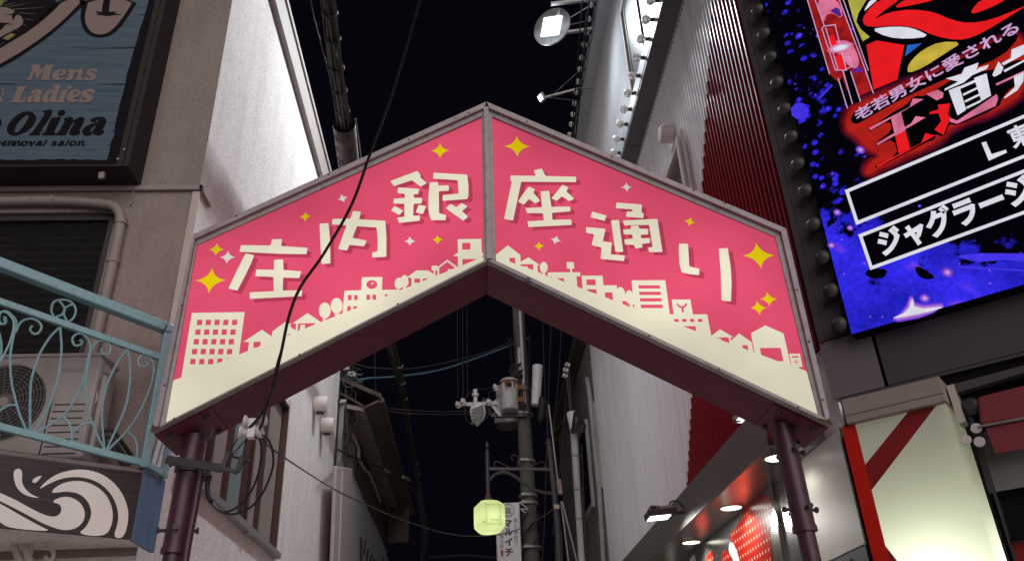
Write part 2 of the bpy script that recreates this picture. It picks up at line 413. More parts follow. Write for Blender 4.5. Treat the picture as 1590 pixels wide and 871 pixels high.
# ------------------------------------------------------------------ left building
XL, YF = -2.3, 5.97
bl = thing("building", "tan stucco corner building left of the pink arch, its alley side white and floodlit", "building", (-5.2, 9.9, -1.6))
mb = MB()   # front wall with an opening for the window
mb.box((-9.0, YF, -1.6), (-2.96, YF + 0.2, 1.62)).box((-9.0, YF, 3.985), (-2.96, YF + 0.2, 8.2)).box((-2.96, YF, 1.15), (XL - .003, YF + 0.2, 8.2))
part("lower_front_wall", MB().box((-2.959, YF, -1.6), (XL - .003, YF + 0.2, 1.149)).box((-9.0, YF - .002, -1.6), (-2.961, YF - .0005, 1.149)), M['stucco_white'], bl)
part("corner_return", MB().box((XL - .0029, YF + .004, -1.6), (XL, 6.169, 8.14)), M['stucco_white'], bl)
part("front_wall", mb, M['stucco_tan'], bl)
mb = MB()   # alley wall with an opening for the window
ya, yb = 6.17, 13.87
W0, W1, WS, WT = 6.55, 10.08, 1.93, 3.72
mb.box((XL - 0.2, ya, -1.6), (XL, W0, 8.14)).box((XL - 0.2, W1, -1.6), (XL, yb, 8.14))
mb.box((XL - 0.2, W0, -1.6), (XL, W1, WS)).box((XL - 0.2, W0, WT), (XL, W1, 8.14))
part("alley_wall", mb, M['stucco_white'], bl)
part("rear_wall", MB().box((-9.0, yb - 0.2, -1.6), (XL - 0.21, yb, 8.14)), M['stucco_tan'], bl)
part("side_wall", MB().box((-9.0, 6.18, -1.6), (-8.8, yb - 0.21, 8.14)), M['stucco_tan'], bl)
part("roof", MB().box((-9.05, YF - 0.04, 8.205), (XL + 0.03, yb + 0.05, 8.36)), M['trim_pale'], bl)
mb = MB().box((XL + 0.002, YF + 0.02, 7.72), (XL + 0.075, yb + 0.04, 8.2)); mb.box((XL + 0.077, YF, 8.12), (XL + 0.10, yb + 0.05, 8.2))
part("eave_trim", mb, M['trim_tan'], bl)
# front ledge, corner bead, seam, conduit
mb = MB().box((-9.0, YF - 0.035, 4.185), (XL + 0.035, YF - 0.002, 4.235)); mb.box((XL + 0.002, YF - 0.035, 4.185), (XL + 0.035, YF + 0.25, 4.235))
part("ledge", mb, M['trim_tan'], bl, bevel=0.006)
part("corner_bead", MB().box((XL - 0.05, YF - 0.012, 1.9), (XL + 0.012, YF - 0.002, 4.18)), M['trim_pale'], bl)
part("wall_seam", MB().tube([pY(268, 0, YF - .01), pY(222, 220, YF - .01), pY(203, 318, YF - .01)], 0.009, 6), M['trim_tan'], bl)
cp = [pY(-40, 314, YF - .05), pY(80, 312, YF - .05), pY(160, 317, YF - .05), pY(180, 324, YF - .05), pY(187, 345, YF - .05), pY(177, 400, YF - .05), pY(150, 520, YF - .05), pY(130, 600, YF - .05)]
cd_ = part("conduit", MB().tube(catmull(cp, 8), 0.042, 12), M['trim_tan'], bl, True)
for px, py, qx, qy in ((82, 312, 86, 312), (188, 345, 187, 349), (176, 405, 175, 409)):
    a, b2 = pY(px, py, YF - .05), pY(qx, qy, YF - .05); d = (b2 - a).normalized()
    part("clip", MB().cyl(a - d * .02, a + d * .02, 0.05, 12), M['trim_tan'], cd_)
# front window: deep dark opening, black frame, glass with a blind behind
fw = part("window", MB().box((-9.0, YF + 0.03, 3.925), (-2.965, YF + 0.10, 3.98)).box((-3.02, YF + 0.03, 1.625), (-2.965, YF + 0.10, 3.92)), M['black_frame'], bl)
part("pane", MB().box((-9.0, YF + 0.07, 1.63), (-3.022, YF + 0.08, 3.92)), glass("window_glass", (0.42, 0.40, 0.41), 0.04, 0.03), fw)
sl = MB()
for i in range(26):
    z = 3.85 - i * 0.075
    sl.obox((-6.0, YF + 0.19, z), (2.95, 0, 0), (0, 0.022, 0.026), (0, 0.0008, -0.0006))
part("blind", sl, mat("blind", (0.05, 0.045, 0.045), 0.6), fw)
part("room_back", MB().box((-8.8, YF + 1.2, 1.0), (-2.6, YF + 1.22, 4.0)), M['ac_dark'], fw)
# alley window
aw = part("alley_window", MB().box((XL - 0.08, W0, WT - .05), (XL + 0.02, W1, WT - .002)).box((XL - .08, W1 - .05, WS + .002), (XL + .02, W1 - .002, WT - .052)).box((XL - .08, W0 + .002, WS + .002), (XL + .02, W0 + .05, WT - .052)), M['brown_frame'], bl)
part("sill", MB().box((XL - .1, W0 - .05, WS - .07), (XL + .07, W1 + .06, WS - .002)), M['galv'], aw, bevel=0.006)
yy = [W0 + .05, 7.0, 7.32, 7.9, 8.55, 8.72, 9.2, W1 - .05]
pm = ['frosted', 'curtain', 'frosted', 'teal_pane', 'curtain', 'frosted', 'curtain']
for i in range(7):
    part("pane", MB().box((XL - .06, yy[i] + .03, WS + .01), (XL - .05, yy[i + 1] - .03, WT - .06)), M[pm[i]], aw)
    if i: part("mullion", MB().box((XL - .075, yy[i] - .032, WS + .004), (XL - .005, yy[i] + .032, WT - .055)), M['brown_frame'], aw)
part("jamb_trim", MB().box((XL + .002, W1 + .004, WS - .02), (XL + .012, W1 + .09, WT + .1)), mat("pink_trim", (0.52, 0.38, 0.37), 0.6), aw)
part("pull_handle", MB().box((XL + .02, 8.60, WS - .1), (XL + .075, 8.68, WS + .02)), M['galv'], aw)
# exhaust vents on the alley wall
for (y, z) in ((11.75, 4.36), (12.42, 4.26)):
    v = part("exhaust_vent", MB().lathe((XL + .001, y, z), (1, 0, 0), [(0.10, 0), (0.13, 0.01), (0.13, 0.15), (0.115, 0.20), (0.05, 0.205)], 20), M['white_plastic'], bl, True)
    part("vent_slot", MB().box((XL + .04, y - .05, z - .137), (XL + .15, y + .05, z - .128)), M['ac_dark'], v)

part("mount_clip", MB().box((XL + .001, 7.05, 4.02), (XL + .05, 7.10, 4.12)).box((XL + .051, 7.04, 4.02), (XL + .06, 7.16, 4.035)), M['trim_pale'], bl)

# ------------------------------------------------------------------ salon sign board on the left building
BD = Plane((-2.93, 5.69, 4.3), (0, -1, 0), (1, 0, 0))
sb = thing("sign_board", "dark framed blue salon sign board with cream lettering, high on the tan wall", "sign", (-4.0, 5.8, 4.24))
c0, c1 = BD.at(181, 258), BD.at(243, -4)
xR = (c0.x + c1.x) / 2
part("box", MB().box((-6.5, 5.70, 4.242), (xR + 0.10, YF - 0.002, 7.2)), M['board_frame'], sb)
part("face", MB().box((-6.5, 5.692, 4.262), (xR + 0.002, 5.698, 7.0)), M['board_black'], sb)
fr = MB().box((xR + .004, 5.675, 4.262), (xR + .052, 5.699, 7.2)); fr.box((xR + 0.054, 5.685, 4.25), (xR + .098, 5.6985, 7.2)); fr.box((-6.5, 5.675, 4.243), (xR + .052, 5.699, 4.26))
part("frame", fr, M['board_frame'], sb)
lt = part("light_clip", MB().obox(pY(158, 273, 5.67), (0.022, 0, 0.004), (0, .012, 0), (-.004, 0, .03)), M['trim_tan'], sb)
for p in ((193, 232), (183, 247)): part("screw", MB().lathe(pY(*p, 5.674), (0, -1, 0), [(0.012, 0), (0.010, 0.004)], 10), M['galv'], sb)
edge = [(-420, 249)]
x = -420
while x < 160: x += random.uniform(8, 18); edge.append((x, 247.5 + random.uniform(-1.2, 1.6)))
for (x, y) in ((167, 247.5), (170, 236), (172, 222), (176, 212), (177, 200), (181, 186), (184, 174), (186, 164), (190, 150), (195, 130), (196, 118), (202, 102), (205, 92), (209, 75), (214, 60), (217, 45), (222, 30), (227, 14), (232, -4), (236, -160), (-420, -160)): edge.append((x + random.uniform(-1, 1), y))
art("print", [edge], BD, 0.002, M['board_blue'], sb)
O4, O64, O75 = (0, 0), (0, 0), (0, 90)
seams = [cr((0, 0), 3.96, [(340, 295), (600, 296), (835, 293), (835, 300), (600, 299)]), cr((0, 0), 3.96, [(820, 91), (897, 90), (897, 95)]), cr((0, 0), 3.96, [(580, 518), (780, 516), (780, 523), (650, 521)]),
         cr((0, 0), 3.96, [(0, 515), (95, 516), (95, 519), (0, 521)]), cr((0, 0), 3.96, [(600, 755), (740, 757), (740, 760)]), cr((0, 0), 3.96, [(690, 806), (705, 806), (705, 812), (688, 811)]), cr((0, 200), 3.96, [(655, 102), (675, 100), (677, 107)])]
art("board_seam", seams, BD, 0.004, M['board_black'], sb)
s64 = 6.451
blk = [cr(O64, s64, [(880, 0), (830, 60), (720, 165), (570, 305), (370, 455), (170, 590), (-60, 715), (-60, 480), (0, 455), (130, 385), (280, 290), (470, 130), (590, -10)]),
       cr(O64, s64, [(830, -10), (810, 100), (805, 210), (835, 300), (900, 360), (1000, 382), (1100, 362), (1190, 295), (1290, 160), (1395, -10)]),
       cr(O64, s64, [(-60, -10), (560, -10), (555, 60), (420, 190), (250, 310), (100, 400), (-60, 470)])]
art("logo_outline", blk, BD, 0.006, M['board_black'], sb, 1)
crm = [cr(O64, s64, [(835, -5), (700, 140), (550, 280), (350, 430), (150, 560), (-60, 675), (-60, 520), (0, 490), (150, 400), (300, 310), (500, 150), (650, -5)]),
       cr(O64, s64, [(892, -5), (855, 130), (850, 210), (880, 290), (930, 335), (1000, 352), (1080, 335), (1160, 270), (1250, 150), (1345, -5)]),
       cr(O64, s64, [(-40, 70), (90, 80), (200, 150), (240, 215), (210, 270), (90, 330), (-40, 400)])]
for a, b2, y0, y1 in ((40, 190, 62, 15), (60, 380, 75, 20), (110, 530, 98, 72), (190, 415, 132, 148), (250, 360, 190, 216), (235, 285, 252, 272), (165, 205, 298, 324)):
    crm.append(cr(O64, s64, [(a, y0 - 3), (b2, y1), (a, y0 + 3)]))
art("logo_shape", crm, BD, 0.008, M['board_cream'], sb, 1)
dk = [cr(O64, s64, [(1040, -5), (1105, -5), (1090, 120), (1170, 122), (1140, 138), (1230, 150), (1150, 155), (1080, 165), (1000, 155), (955, 150), (985, 140), (955, 115), (1020, 125), (1025, 60)]),
      cr(O64, s64, [(-40, 230), (60, 232), (130, 247), (60, 248), (-10, 320), (-40, 330)]), cr(O64, s64, [(45, 143), (120, 145), (160, 110), (175, 140), (210, 148), (160, 155), (125, 212), (120, 155)])]
art("logo_detail", dk, BD, 0.010, M['board_black'], sb)
art("logo_patch", [cr(O64, s64, [(25, 388), (110, 335), (155, 350), (80, 405)]), cr(O64, s64, [(-40, -5), (40, -5), (18, 60), (-40, 65)])], BD, 0.010, M['board_yellow'], sb)
# lettering of the board, drawn letter by letter
LT = {
 'M': ([[(370, 88), (470, 88), (478, 160), (540, 88), (638, 95), (605, 130), (578, 235), (583, 265), (480, 268), (492, 235), (510, 160), (430, 262), (405, 170), (375, 240), (372, 268), (315, 268), (320, 245), (345, 232), (385, 125), (368, 115)]], 0),
 'e': ([[(715, 137), (770, 150), (775, 185), (740, 215), (690, 222), (690, 240), (720, 248), (765, 225), (758, 255), (690, 272), (630, 265), (608, 230), (625, 185), (665, 148)], [(715, 155), (735, 165), (715, 195), (688, 205), (695, 175)]], 1),
 'n': ([[(790, 150), (870, 138), (868, 165), (910, 138), (960, 140), (970, 165), (945, 240), (980, 245), (970, 268), (885, 270), (895, 235), (915, 175), (890, 170), (862, 200), (850, 268), (765, 268), (770, 245), (790, 235), (815, 170), (788, 165)]], 1),
 's': ([[(1060, 133), (1142, 135), (1130, 195), (1092, 163), (1062, 163), (1062, 175), (1122, 200), (1122, 245), (1075, 272), (1030, 265), (980, 272), (990, 212), (1025, 242), (1060, 247), (1065, 235), (1008, 205), (1013, 160)]], 1),
 'L': ([[(205, 338), (322, 340), (310, 360), (285, 375), (235, 500), (265, 500), (300, 450), (310, 450), (290, 528), (122, 528), (130, 510), (150, 505), (205, 365)]], 0),
 'a': ([[(395, 378), (445, 370), (492, 385), (497, 410), (465, 490), (480, 502), (492, 495), (460, 530), (405, 525), (400, 505), (365, 532), (318, 527), (312, 490), (345, 455), (415, 435), (420, 405), (405, 400), (410, 425), (372, 442), (368, 408)], [(412, 455), (375, 480), (370, 503), (392, 495)]], 1),
 'd': ([[(620, 330), (702, 313), (707, 335), (655, 490), (668, 502), (650, 530), (590, 528), (590, 505), (555, 532), (508, 527), (492, 490), (515, 430), (560, 383), (605, 375), (625, 385), (635, 350), (618, 347)], [(602, 398), (575, 430), (553, 492), (580, 492), (612, 420)]], 1),
 'i': ([[(725, 385), (797, 372), (790, 400), (745, 505), (760, 512), (745, 528), (655, 528), (662, 510), (680, 500), (715, 405)]], 0),
 'l': ([[(500, -50), (590, -70), (617, -55), (600, 0), (465, 205), (475, 220), (460, 232), (335, 232), (350, 215), (375, 205), (535, -25), (495, -40)]], 1),
 'O': ([[(285, -45), (375, -42), (430, 10), (410, 90), (350, 165), (260, 215), (160, 240), (92, 210), (80, 150), (120, 70), (200, -5)], [(310, -7), (340, -2), (330, 40), (280, 120), (210, 202), (175, 197), (172, 165), (215, 75)]], 1),
 'N': ([[(745, 35), (838, 13), (862, 40), (845, 75), (930, 13), (990, 28), (982, 75), (920, 190), (942, 190), (935, 215), (870, 237), (810, 227), (805, 190), (880, 80), (850, 80), (775, 215), (775, 232), (640, 232), (650, 215), (680, 205), (760, 65), (743, 50)]], 1),
 'A': ([[(1110, 23), (1195, 13), (1245, 45), (1237, 95), (1190, 175), (1217, 175), (1210, 207), (1160, 237), (1105, 227), (1090, 205), (1040, 237), (985, 234), (955, 200), (972, 150), (1040, 105), (1130, 85), (1155, 50), (1130, 50), (1120, 75), (1070, 82), (1048, 55)], [(1127, 108), (1090, 125), (1043, 197), (1070, 197), (1112, 140)]], 1),
 'o': ([ellipse(0, 0, 45, 30, 14, -.25), ellipse(2, 0, 16, 19, 10, -.3)], 0),
 'v': ([[(335, 305), (375, 305), (378, 335), (398, 310), (395, 303), (425, 303), (420, 312), (372, 355), (350, 355), (345, 318), (332, 314)]], 0),
}
def bbox(ls): xs = [p[0] for l in ls[:1] for p in l]; ys = [p[1] for l in ls[:1] for p in l]; return min(xs), max(xs), min(ys), max(ys)
def letter(k, x0, x1, y0, y1):   # traced letter fitted to a box
    ls, sm = LT[k]; a, b, c, d = bbox(ls)
    out = [[(x0 + (x - a) / (b - a) * (x1 - x0), y0 + (y - c) / (d - c) * (y1 - y0)) for x, y in l] for l in ls]
    if sm: out = [[(v.x, v.y) for v in chaikin([Vector((x, y, 0)) for x, y in l], 1)] for l in out]
    return out
def word(name, items, o, sc, lift, m, extra=()):
    mb = MB()
    for k, x0, x1, y0, y1 in items:
        ls = [cr(o, sc, l) for l in letter(k, x0, x1, y0, y1)]
        vs, fs = fill2d([[BD.uv(BD.at(*p)) for p in l] for l in ls])
        mb.add([BD.xyz(u, v, lift) for u, v in vs], fs)
    for p in extra: mb.poly([BD.at(x, y, lift) for x, y in cr(o, sc, p)])
    return part(name, mb, m, sb)
word("lettering", [('M', 315, 638, 88, 268), ('e', 608, 775, 137, 272), ('n', 765, 980, 138, 270), ('s', 980, 1142, 133, 272),
                   ('L', 122, 322, 338, 528), ('a', 312, 497, 370, 532), ('d', 492, 707, 313, 532), ('i', 655, 797, 372, 528), ('e', 775, 945, 372, 530), ('s', 915, 1112, 370, 530)],
     (0, 90), 7.5, 0.006, M['board_cream'], [ellipse(808, 345, 30, 24, 14), [(-60, 430), (15, 455), (36, 515), (-60, 515)], [(10, 352), (44, 362), (38, 398), (24, 380)], [(28, 400), (55, 405), (46, 440), (24, 448)]])
word("lettering", [('O', 80, 430, -45, 240), ('l', 335, 617, -70, 232), ('i', 490, 712, 15, 232), ('N', 640, 990, 13, 237), ('A', 955, 1245, 13, 237),
                   ('e', 20, 90, 296, 356), ('n', 85, 172, 295, 354), ('n', 150, 245, 295, 354), ('o', 240, 330, 295, 356), ('v', 332, 425, 297, 356), ('a', 412, 500, 295, 356), ('l', 490, 558, 284, 353),
                   ('s', 598, 668, 295, 357), ('a', 670, 755, 295, 357), ('l', 748, 812, 284, 353), ('o', 805, 897, 295, 356), ('n', 895, 992, 295, 354)],
     (0, 180), 7.5, 0.006, M['board_black'], [ellipse(715, -33, 46, 33, 16, -.4), ellipse(-22, 90, 36, 60, 16, .3), [(-20, 300), (18, 297), (14, 318), (-20, 325)]])

# ------------------------------------------------------------------ arch sign
DP = 0.44
Y0 = 5.0
AP = Plane((0, Y0, 3), (0, -1, 0), (1, 0, 0))
def a_(px, py): return AP.at(px, py)
OTL, OAP, OTR, OBR, OBA, OBL = [AP.at(*p) for p in ((303, 368), (755, 163), (1218, 359), (1288, 662), (757, 409), (238, 673))]
ITL, IAL, IBL_, ILB = [AP.at(*p) for p in ((306.5, 381), (748, 181.5), (751, 406), (257, 658))]
RTL, RTR, RBR, RBL = [AP.at(*p) for p in ((764, 182), (1203, 368.5), (1269.5, 643.5), (770, 405))]
ar = thing("arch_sign", "pink and cream illuminated street arch with Japanese lettering on two maroon posts", "sign", (0.2, 5.2, -1.6))
def yv(p, y): return Vector((p.x, y, p.z))
BX = Vector((0, DP, 0))
def mid(p, q, t): return p.lerp(q, t)
fo = 0.045
def frame_bar(o1, o2, i2, i1):
    # outer proud flange and inner recessed lip
    m1, m2 = mid(o1, i1, 0.55), mid(o2, i2, 0.55)
    mb = MB().prism([yv(o1, Y0 - .04), yv(o2, Y0 - .04), yv(m2, Y0 - .04), yv(m1, Y0 - .04)], (0, .06, 0))
    mb.prism([yv(m1, Y0 - .014), yv(m2, Y0 - .014), yv(i2, Y0 - .006), yv(i1, Y0 - .006)], (0, .03, 0))
    return part("frame_bar", mb, M['sign_grey'], ar, bevel=0.003)
cAPt, cAPb = OAP, OBA
fb1 = frame_bar(OTL, OAP, IAL, ITL); fb2 = frame_bar(OAP, OTR, RTR, RTL)
fb3 = frame_bar(OTR, OBR, RBR, RTR); fb4 = frame_bar(OBR, OBA, RBL, RBR)
fb5 = frame_bar(OBA, OBL, ILB, IBL_); fb6 = frame_bar(OBL, OTL, ITL, ILB)
mb = MB().prism([yv(mid(IAL, RTL, .18), Y0 - .036) + V(0, 0, .075), yv(mid(IAL, RTL, .7), Y0 - .036) + V(0, 0, .075), yv(mid(IBL_, RBL, .7), Y0 - .036), yv(mid(IBL_, RBL, .22), Y0 - .036)], (0, .05, 0))
mb.prism([yv(IAL, Y0 - .012) + V(0, 0, .05), yv(RTL, Y0 - .012) + V(0, 0, .05), yv(RBL, Y0 - .012), yv(IBL_, Y0 - .012)], (0, .02, 0))
mul = part("mullion", mb, M['sign_grey'], ar, bevel=0.003)
# screws along the frame
for fb, a, b2, t, ts in ((fb1, OTL, OAP, .5, (.12, .42, .7, .93)), (fb2, OAP, OTR, .5, (.15, .45, .72, .82)), (fb3, OTR, OBR, .5, (.35, .62, .9)), (fb4, OBR, OBA, .5, (.08, .3, .5)), (fb5, OBA, OBL, .5, (.3, .6, .95)), (fb6, OBL, OTL, .5, (.2, .6))):
    for q in ts:
        p = a.lerp(b2, q); c = (OAP + OBA) / 2; p = p + (c - p).normalized() * 0.03
        part("screw", MB().lathe((p.x, Y0 - .041, p.z), (0, -1, 0), [(0.007, 0), (0.006, .004)], 8), M['rust'], fb)
part("top_cover", MB().prism([OTL + V(0, .022, .002), OAP + V(0, .022, .002), OAP + V(0, .022, -.03), OTL + V(0, .022, -.03)], BX).prism([OAP + V(0.001, .022, .002), OTR + V(0, .022, .002), OTR + V(0, .022, -.03), OAP + V(0.001, .022, -.03)], BX), M['sign_grey'], ar)
part("end_plate", MB().prism([OTL + V(.002, .022, -.035), OBL + V(.002, .022, .012), OBL + V(.03, .022, .012), OTL + V(.03, .022, -.035)], BX), M['maroon'], ar)
part("end_plate", MB().prism([OTR + V(-.002, .022, -.035), OBR + V(-.002, .022, .012), OBR + V(-.03, .022, .012), OTR + V(-.03, .022, -.035)], BX), M['maroon'], ar)
part("soffit", MB().prism([OBL + V(0, .022, .008), OBA + V(-.002, .022, .008), OBA + V(-.002, .022, -.004), OBL + V(0, .022, -.004)], BX), M['maroon'], ar)
part("soffit", MB().prism([OBA + V(.002, .022, .008), OBR + V(0, .022, .008), OBR + V(0, .022, -.004), OBA + V(.002, .022, -.004)], BX), M['maroon'], ar)
# panels
pl_ = part("sign_panel", MB().poly([ITL + V(0, .004, 0), IAL + V(.02, .004, 0), IBL_ + V(.02, .004, 0), ILB + V(0, .004, 0)]), M['lit_pink'], ar)
pr_ = part("sign_panel", MB().poly([RTL + V(-.02, .004, 0), RTR + V(0, .004, 0), RBR + V(0, .004, 0), RBL + V(-.02, .004, 0)]), M['lit_pink'], ar)
bk = V(0, DP + .02, 0)
part("rear_panel", MB().poly([OTL + bk + V(.03, 0, -.03), OAP + bk + V(0, 0, -.04), OBA + bk + V(0, 0, .04), OBL + bk + V(.03, 0, .03)]).poly([OAP + bk + V(0.01, 0, -.04), OTR + bk + V(-.03, 0, -.03), OBR + bk + V(-.03, 0, .03), OBA + bk + V(.01, 0, .04)]), M['lit_pink'], ar)
# skyline silhouettes
sky_l = [(269, 590.5), (281.5, 586), (298, 485.7), (380, 484.5), (371, 550.3), (385, 544.5), (386.7, 531), (378, 530.5), (406.8, 511.7), (421.8, 522.3), (423.3, 514), (442.7, 500), (447.5, 503), (454, 502), (477.6, 486), (498, 499.7), (501.3, 499), (501.5, 493), (504.5, 493), (505, 497), (519.7, 491.5), (520, 486.5), (523.5, 486.5), (524, 487.5), (531.6, 486.7), (535, 451.3), (560.8, 450.5), (562, 430.5), (593.7, 430), (593, 450), (617, 449.5), (618, 448), (620, 448), (620, 451), (625, 449), (626, 445), (629, 445), (630, 447), (638, 443.6), (639, 432), (633, 430), (646, 420), (665, 420), (673.5, 425.5), (673.7, 420), (670, 420), (670.3, 412.5), (679.5, 412.5), (679.8, 420), (676, 420), (676.3, 428), (679, 428), (680, 414.5), (694.4, 403), (711, 415), (711, 398), (703.7, 397.7), (711, 392), (710.8, 371.5), (747.3, 371), (748, 391.5), (750.4, 393), (751.4, 406), (257, 659)]
sky_r = [(770, 395.8), (788.5, 381), (808, 396), (808.3, 406.6), (820.5, 399.7), (838, 411.3), (834.3, 412), (835, 422), (842.5, 425.5), (843, 421), (846, 421), (846.3, 427), (850.5, 429), (850.5, 423), (885.5, 422.7), (885, 417), (880.5, 417), (879.7, 407), (891, 407), (891.5, 417), (888, 417), (888.5, 422.7), (901, 422.7), (901, 428.8), (895, 429), (896.5, 445.5), (904.7, 448.5), (903, 428), (935.7, 428), (937, 443), (957.5, 443), (958.5, 449), (964, 446), (969, 456), (973, 458), (977, 451), (982.5, 457), (980.7, 435.3), (1033, 435), (1040, 487.8), (1046, 487.8), (1043, 465), (1072, 465), (1076, 488), (1098, 488), (1104.4, 521.3), (1118, 511), (1139, 523.5), (1134.3, 523.5), (1135, 529), (1147.5, 517.5), (1167, 531), (1170, 547), (1171.5, 547), (1166, 517), (1188.5, 505), (1216.5, 517.5), (1228, 567), (1229, 567), (1225.5, 549), (1242, 549), (1246, 569.5), (1240, 569.5), (1241, 571.5), (1252.6, 576.3), (1270, 644), (770.3, 405.5)]
art("skyline", [sky_l], AP, 0.002, M['lit_cream'], pl_)
art("skyline", [sky_r], AP, 0.002, M['lit_cream'], pr_)
art("tree_print", [ellipse(504.4, 482, 8.9, 12, 44, 0, .07, 22), ellipse(522.7, 474.7, 8.9, 11.8, 44, 0, .07, 22), ellipse(619.5, 440, 6.5, 8.5, 40, .1, .09, 20), ellipse(628.5, 437, 6.5, 9.5, 40, -.05, .09, 20), [(617, 435), (619.3, 430.5), (622, 435)], [(626, 431), (628.7, 427), (631, 431)]], AP, 0.003, M['lit_cream'], pl_)
art("tree_print", [ellipse(844.3, 415.3, 5.8, 8.2, 40, 0, .1, 20), [(841, 410), (843.5, 406), (846, 410)], ellipse(964.5, 458, 6.5, 12, 40, -.15, .08, 20), ellipse(977.5, 461.5, 6, 10.5, 40, -.1, .08, 20)], AP, 0.003, M['lit_cream'], pr_)
A1, A2, A3, A4, A5, A6 = (280, 470), (480, 400), (600, 360), (760, 360), (900, 410), (1070, 470)
win = []
for r, (y, x0) in enumerate(((198, 197), (310, 178), (422, 159), (537, 139), (653, 119))):
    for c in range(5):
        x = x0 + c * (102 if r < 4 else 104)
        if r == 4 and c == 3: win.append(cr(A1, 7.5, [(433, 650), (493, 647), (489, 682), (428, 703)]))
        elif r == 4 and c == 4: win.append(cr(A1, 7.5, [(540, 648), (585, 640), (540, 658)]))
        else: win.append(cr(A1, 7.5, [(x, y), (x + 60, y - 1), (x + 55, y + 62), (x - 7, y + 63)]))
win += [cr(A1, 7.5, p) for p in ([(853, 455), (937, 450), (930, 503), (895, 520), (848, 522)], [(1290, 242), (1350, 240), (1340, 322), (1280, 275)], [(1372, 242), (1568, 236), (1568, 250), (1452, 300), (1452, 255), (1398, 257), (1395, 305), (1380, 325), (1365, 328)], [(1237, 382), (1250, 365), (1283, 360), (1275, 372)])]
win += rects(A2, 7.5, [(450, 495, 435, 495), (523, 565, 435, 493), (667, 709, 430, 492), (738, 780, 430, 490), (1225, 1292, 244, 292)])
win += [cr(A2, 7.5, p) for p in ([(447, 564), (485, 563), (482, 615), (442, 627)], [(518, 564), (558, 563), (555, 588), (512, 602)], [(882, 428), (922, 427), (920, 440), (880, 455)], [(-5, 765), (70, 763), (0, 803)], [(1152, 248), (1193, 245), (1190, 328), (1120, 357), (1160, 300)], [(1325, 244), (1393, 242), (1325, 275)])]
win += [ellipse(*cr(A2, 7.5, [(730, 313)])[0], 8.4, 6.9, 28)]
win += [cr(A3, 7.5, p) for p in ([(615, 418), (708, 348), (800, 418), (765, 435), (718, 433), (715, 458), (615, 498)], [(882, 128), (978, 127), (977, 207), (882, 208)], [(885, 318), (1062, 315), (885, 390)], [(1110, 280), (1132, 280), (1132, 296), (1112, 294)])]
art("skyline_window", win, AP, 0.004, M['lit_pink'], pl_)
art("clock_hands", [cr(A2, 7.5, [(722, 318), (733, 285), (740, 297), (770, 288), (738, 307)])], AP, 0.006, M['lit_cream'], pl_)
win = [cr(A4, 7.5, p) for p in ([(232, 303), (298, 302), (302, 372), (232, 345)], [(362, 378), (510, 376), (512, 445), (447, 425), (443, 403), (400, 403), (362, 395)], [(690, 518), (730, 518), (730, 530)], [(778, 540), (868, 540), (870, 585)], [(1127, 555), (1233, 553), (1240, 622), (1132, 620)], [(1138, 668), (1243, 668), (1250, 725), (1138, 685)], [(1342, 706), (1430, 703), (1440, 797), (1347, 760)])]
win += [cr(A5, 7.5, p) for p in ([(683, 247), (932, 247), (938, 285), (688, 285)], [(692, 322), (943, 322), (948, 360), (697, 360)], [(700, 397), (953, 397), (957, 435), (706, 435)], [(712, 472), (965, 472), (970, 512), (716, 512)],
        [(1100, 638), (1150, 638), (1156, 672), (1105, 672)], [(1192, 638), (1243, 638), (1248, 672), (1197, 672)], [(1283, 638), (1334, 638), (1340, 672), (1288, 672)], [(1376, 638), (1427, 638), (1433, 672), (1381, 672)], [(1203, 722), (1348, 722), (1358, 780)],
        [(497, 432), (540, 430), (585, 478), (583, 497), (497, 462)], [(612, 478), (635, 468), (642, 515)],
        [(1125, 460), (1145, 458), (1160, 480), (1190, 493), (1220, 480), (1230, 458), (1252, 458), (1250, 480), (1225, 505), (1210, 512), (1215, 562), (1190, 562), (1186, 512), (1150, 500)])]
win += [cr(A6, 7.5, p) for p in ([(300, 403), (460, 402), (470, 470), (375, 437), (370, 418)], [(617, 495), (680, 492), (690, 553), (622, 525)], [(822, 527), (1065, 523), (1100, 680), (1035, 680), (840, 607)], [(1195, 620), (1273, 618), (1274, 637), (1196, 639)], [(1220, 668), (1271, 667), (1272, 674), (1221, 675)], [(1222, 685), (1275, 684), (1276, 692), (1256, 693), (1258, 712), (1250, 712), (1247, 694), (1223, 694)])]
art("skyline_window", win, AP, 0.004, M['lit_pink'], pr_)
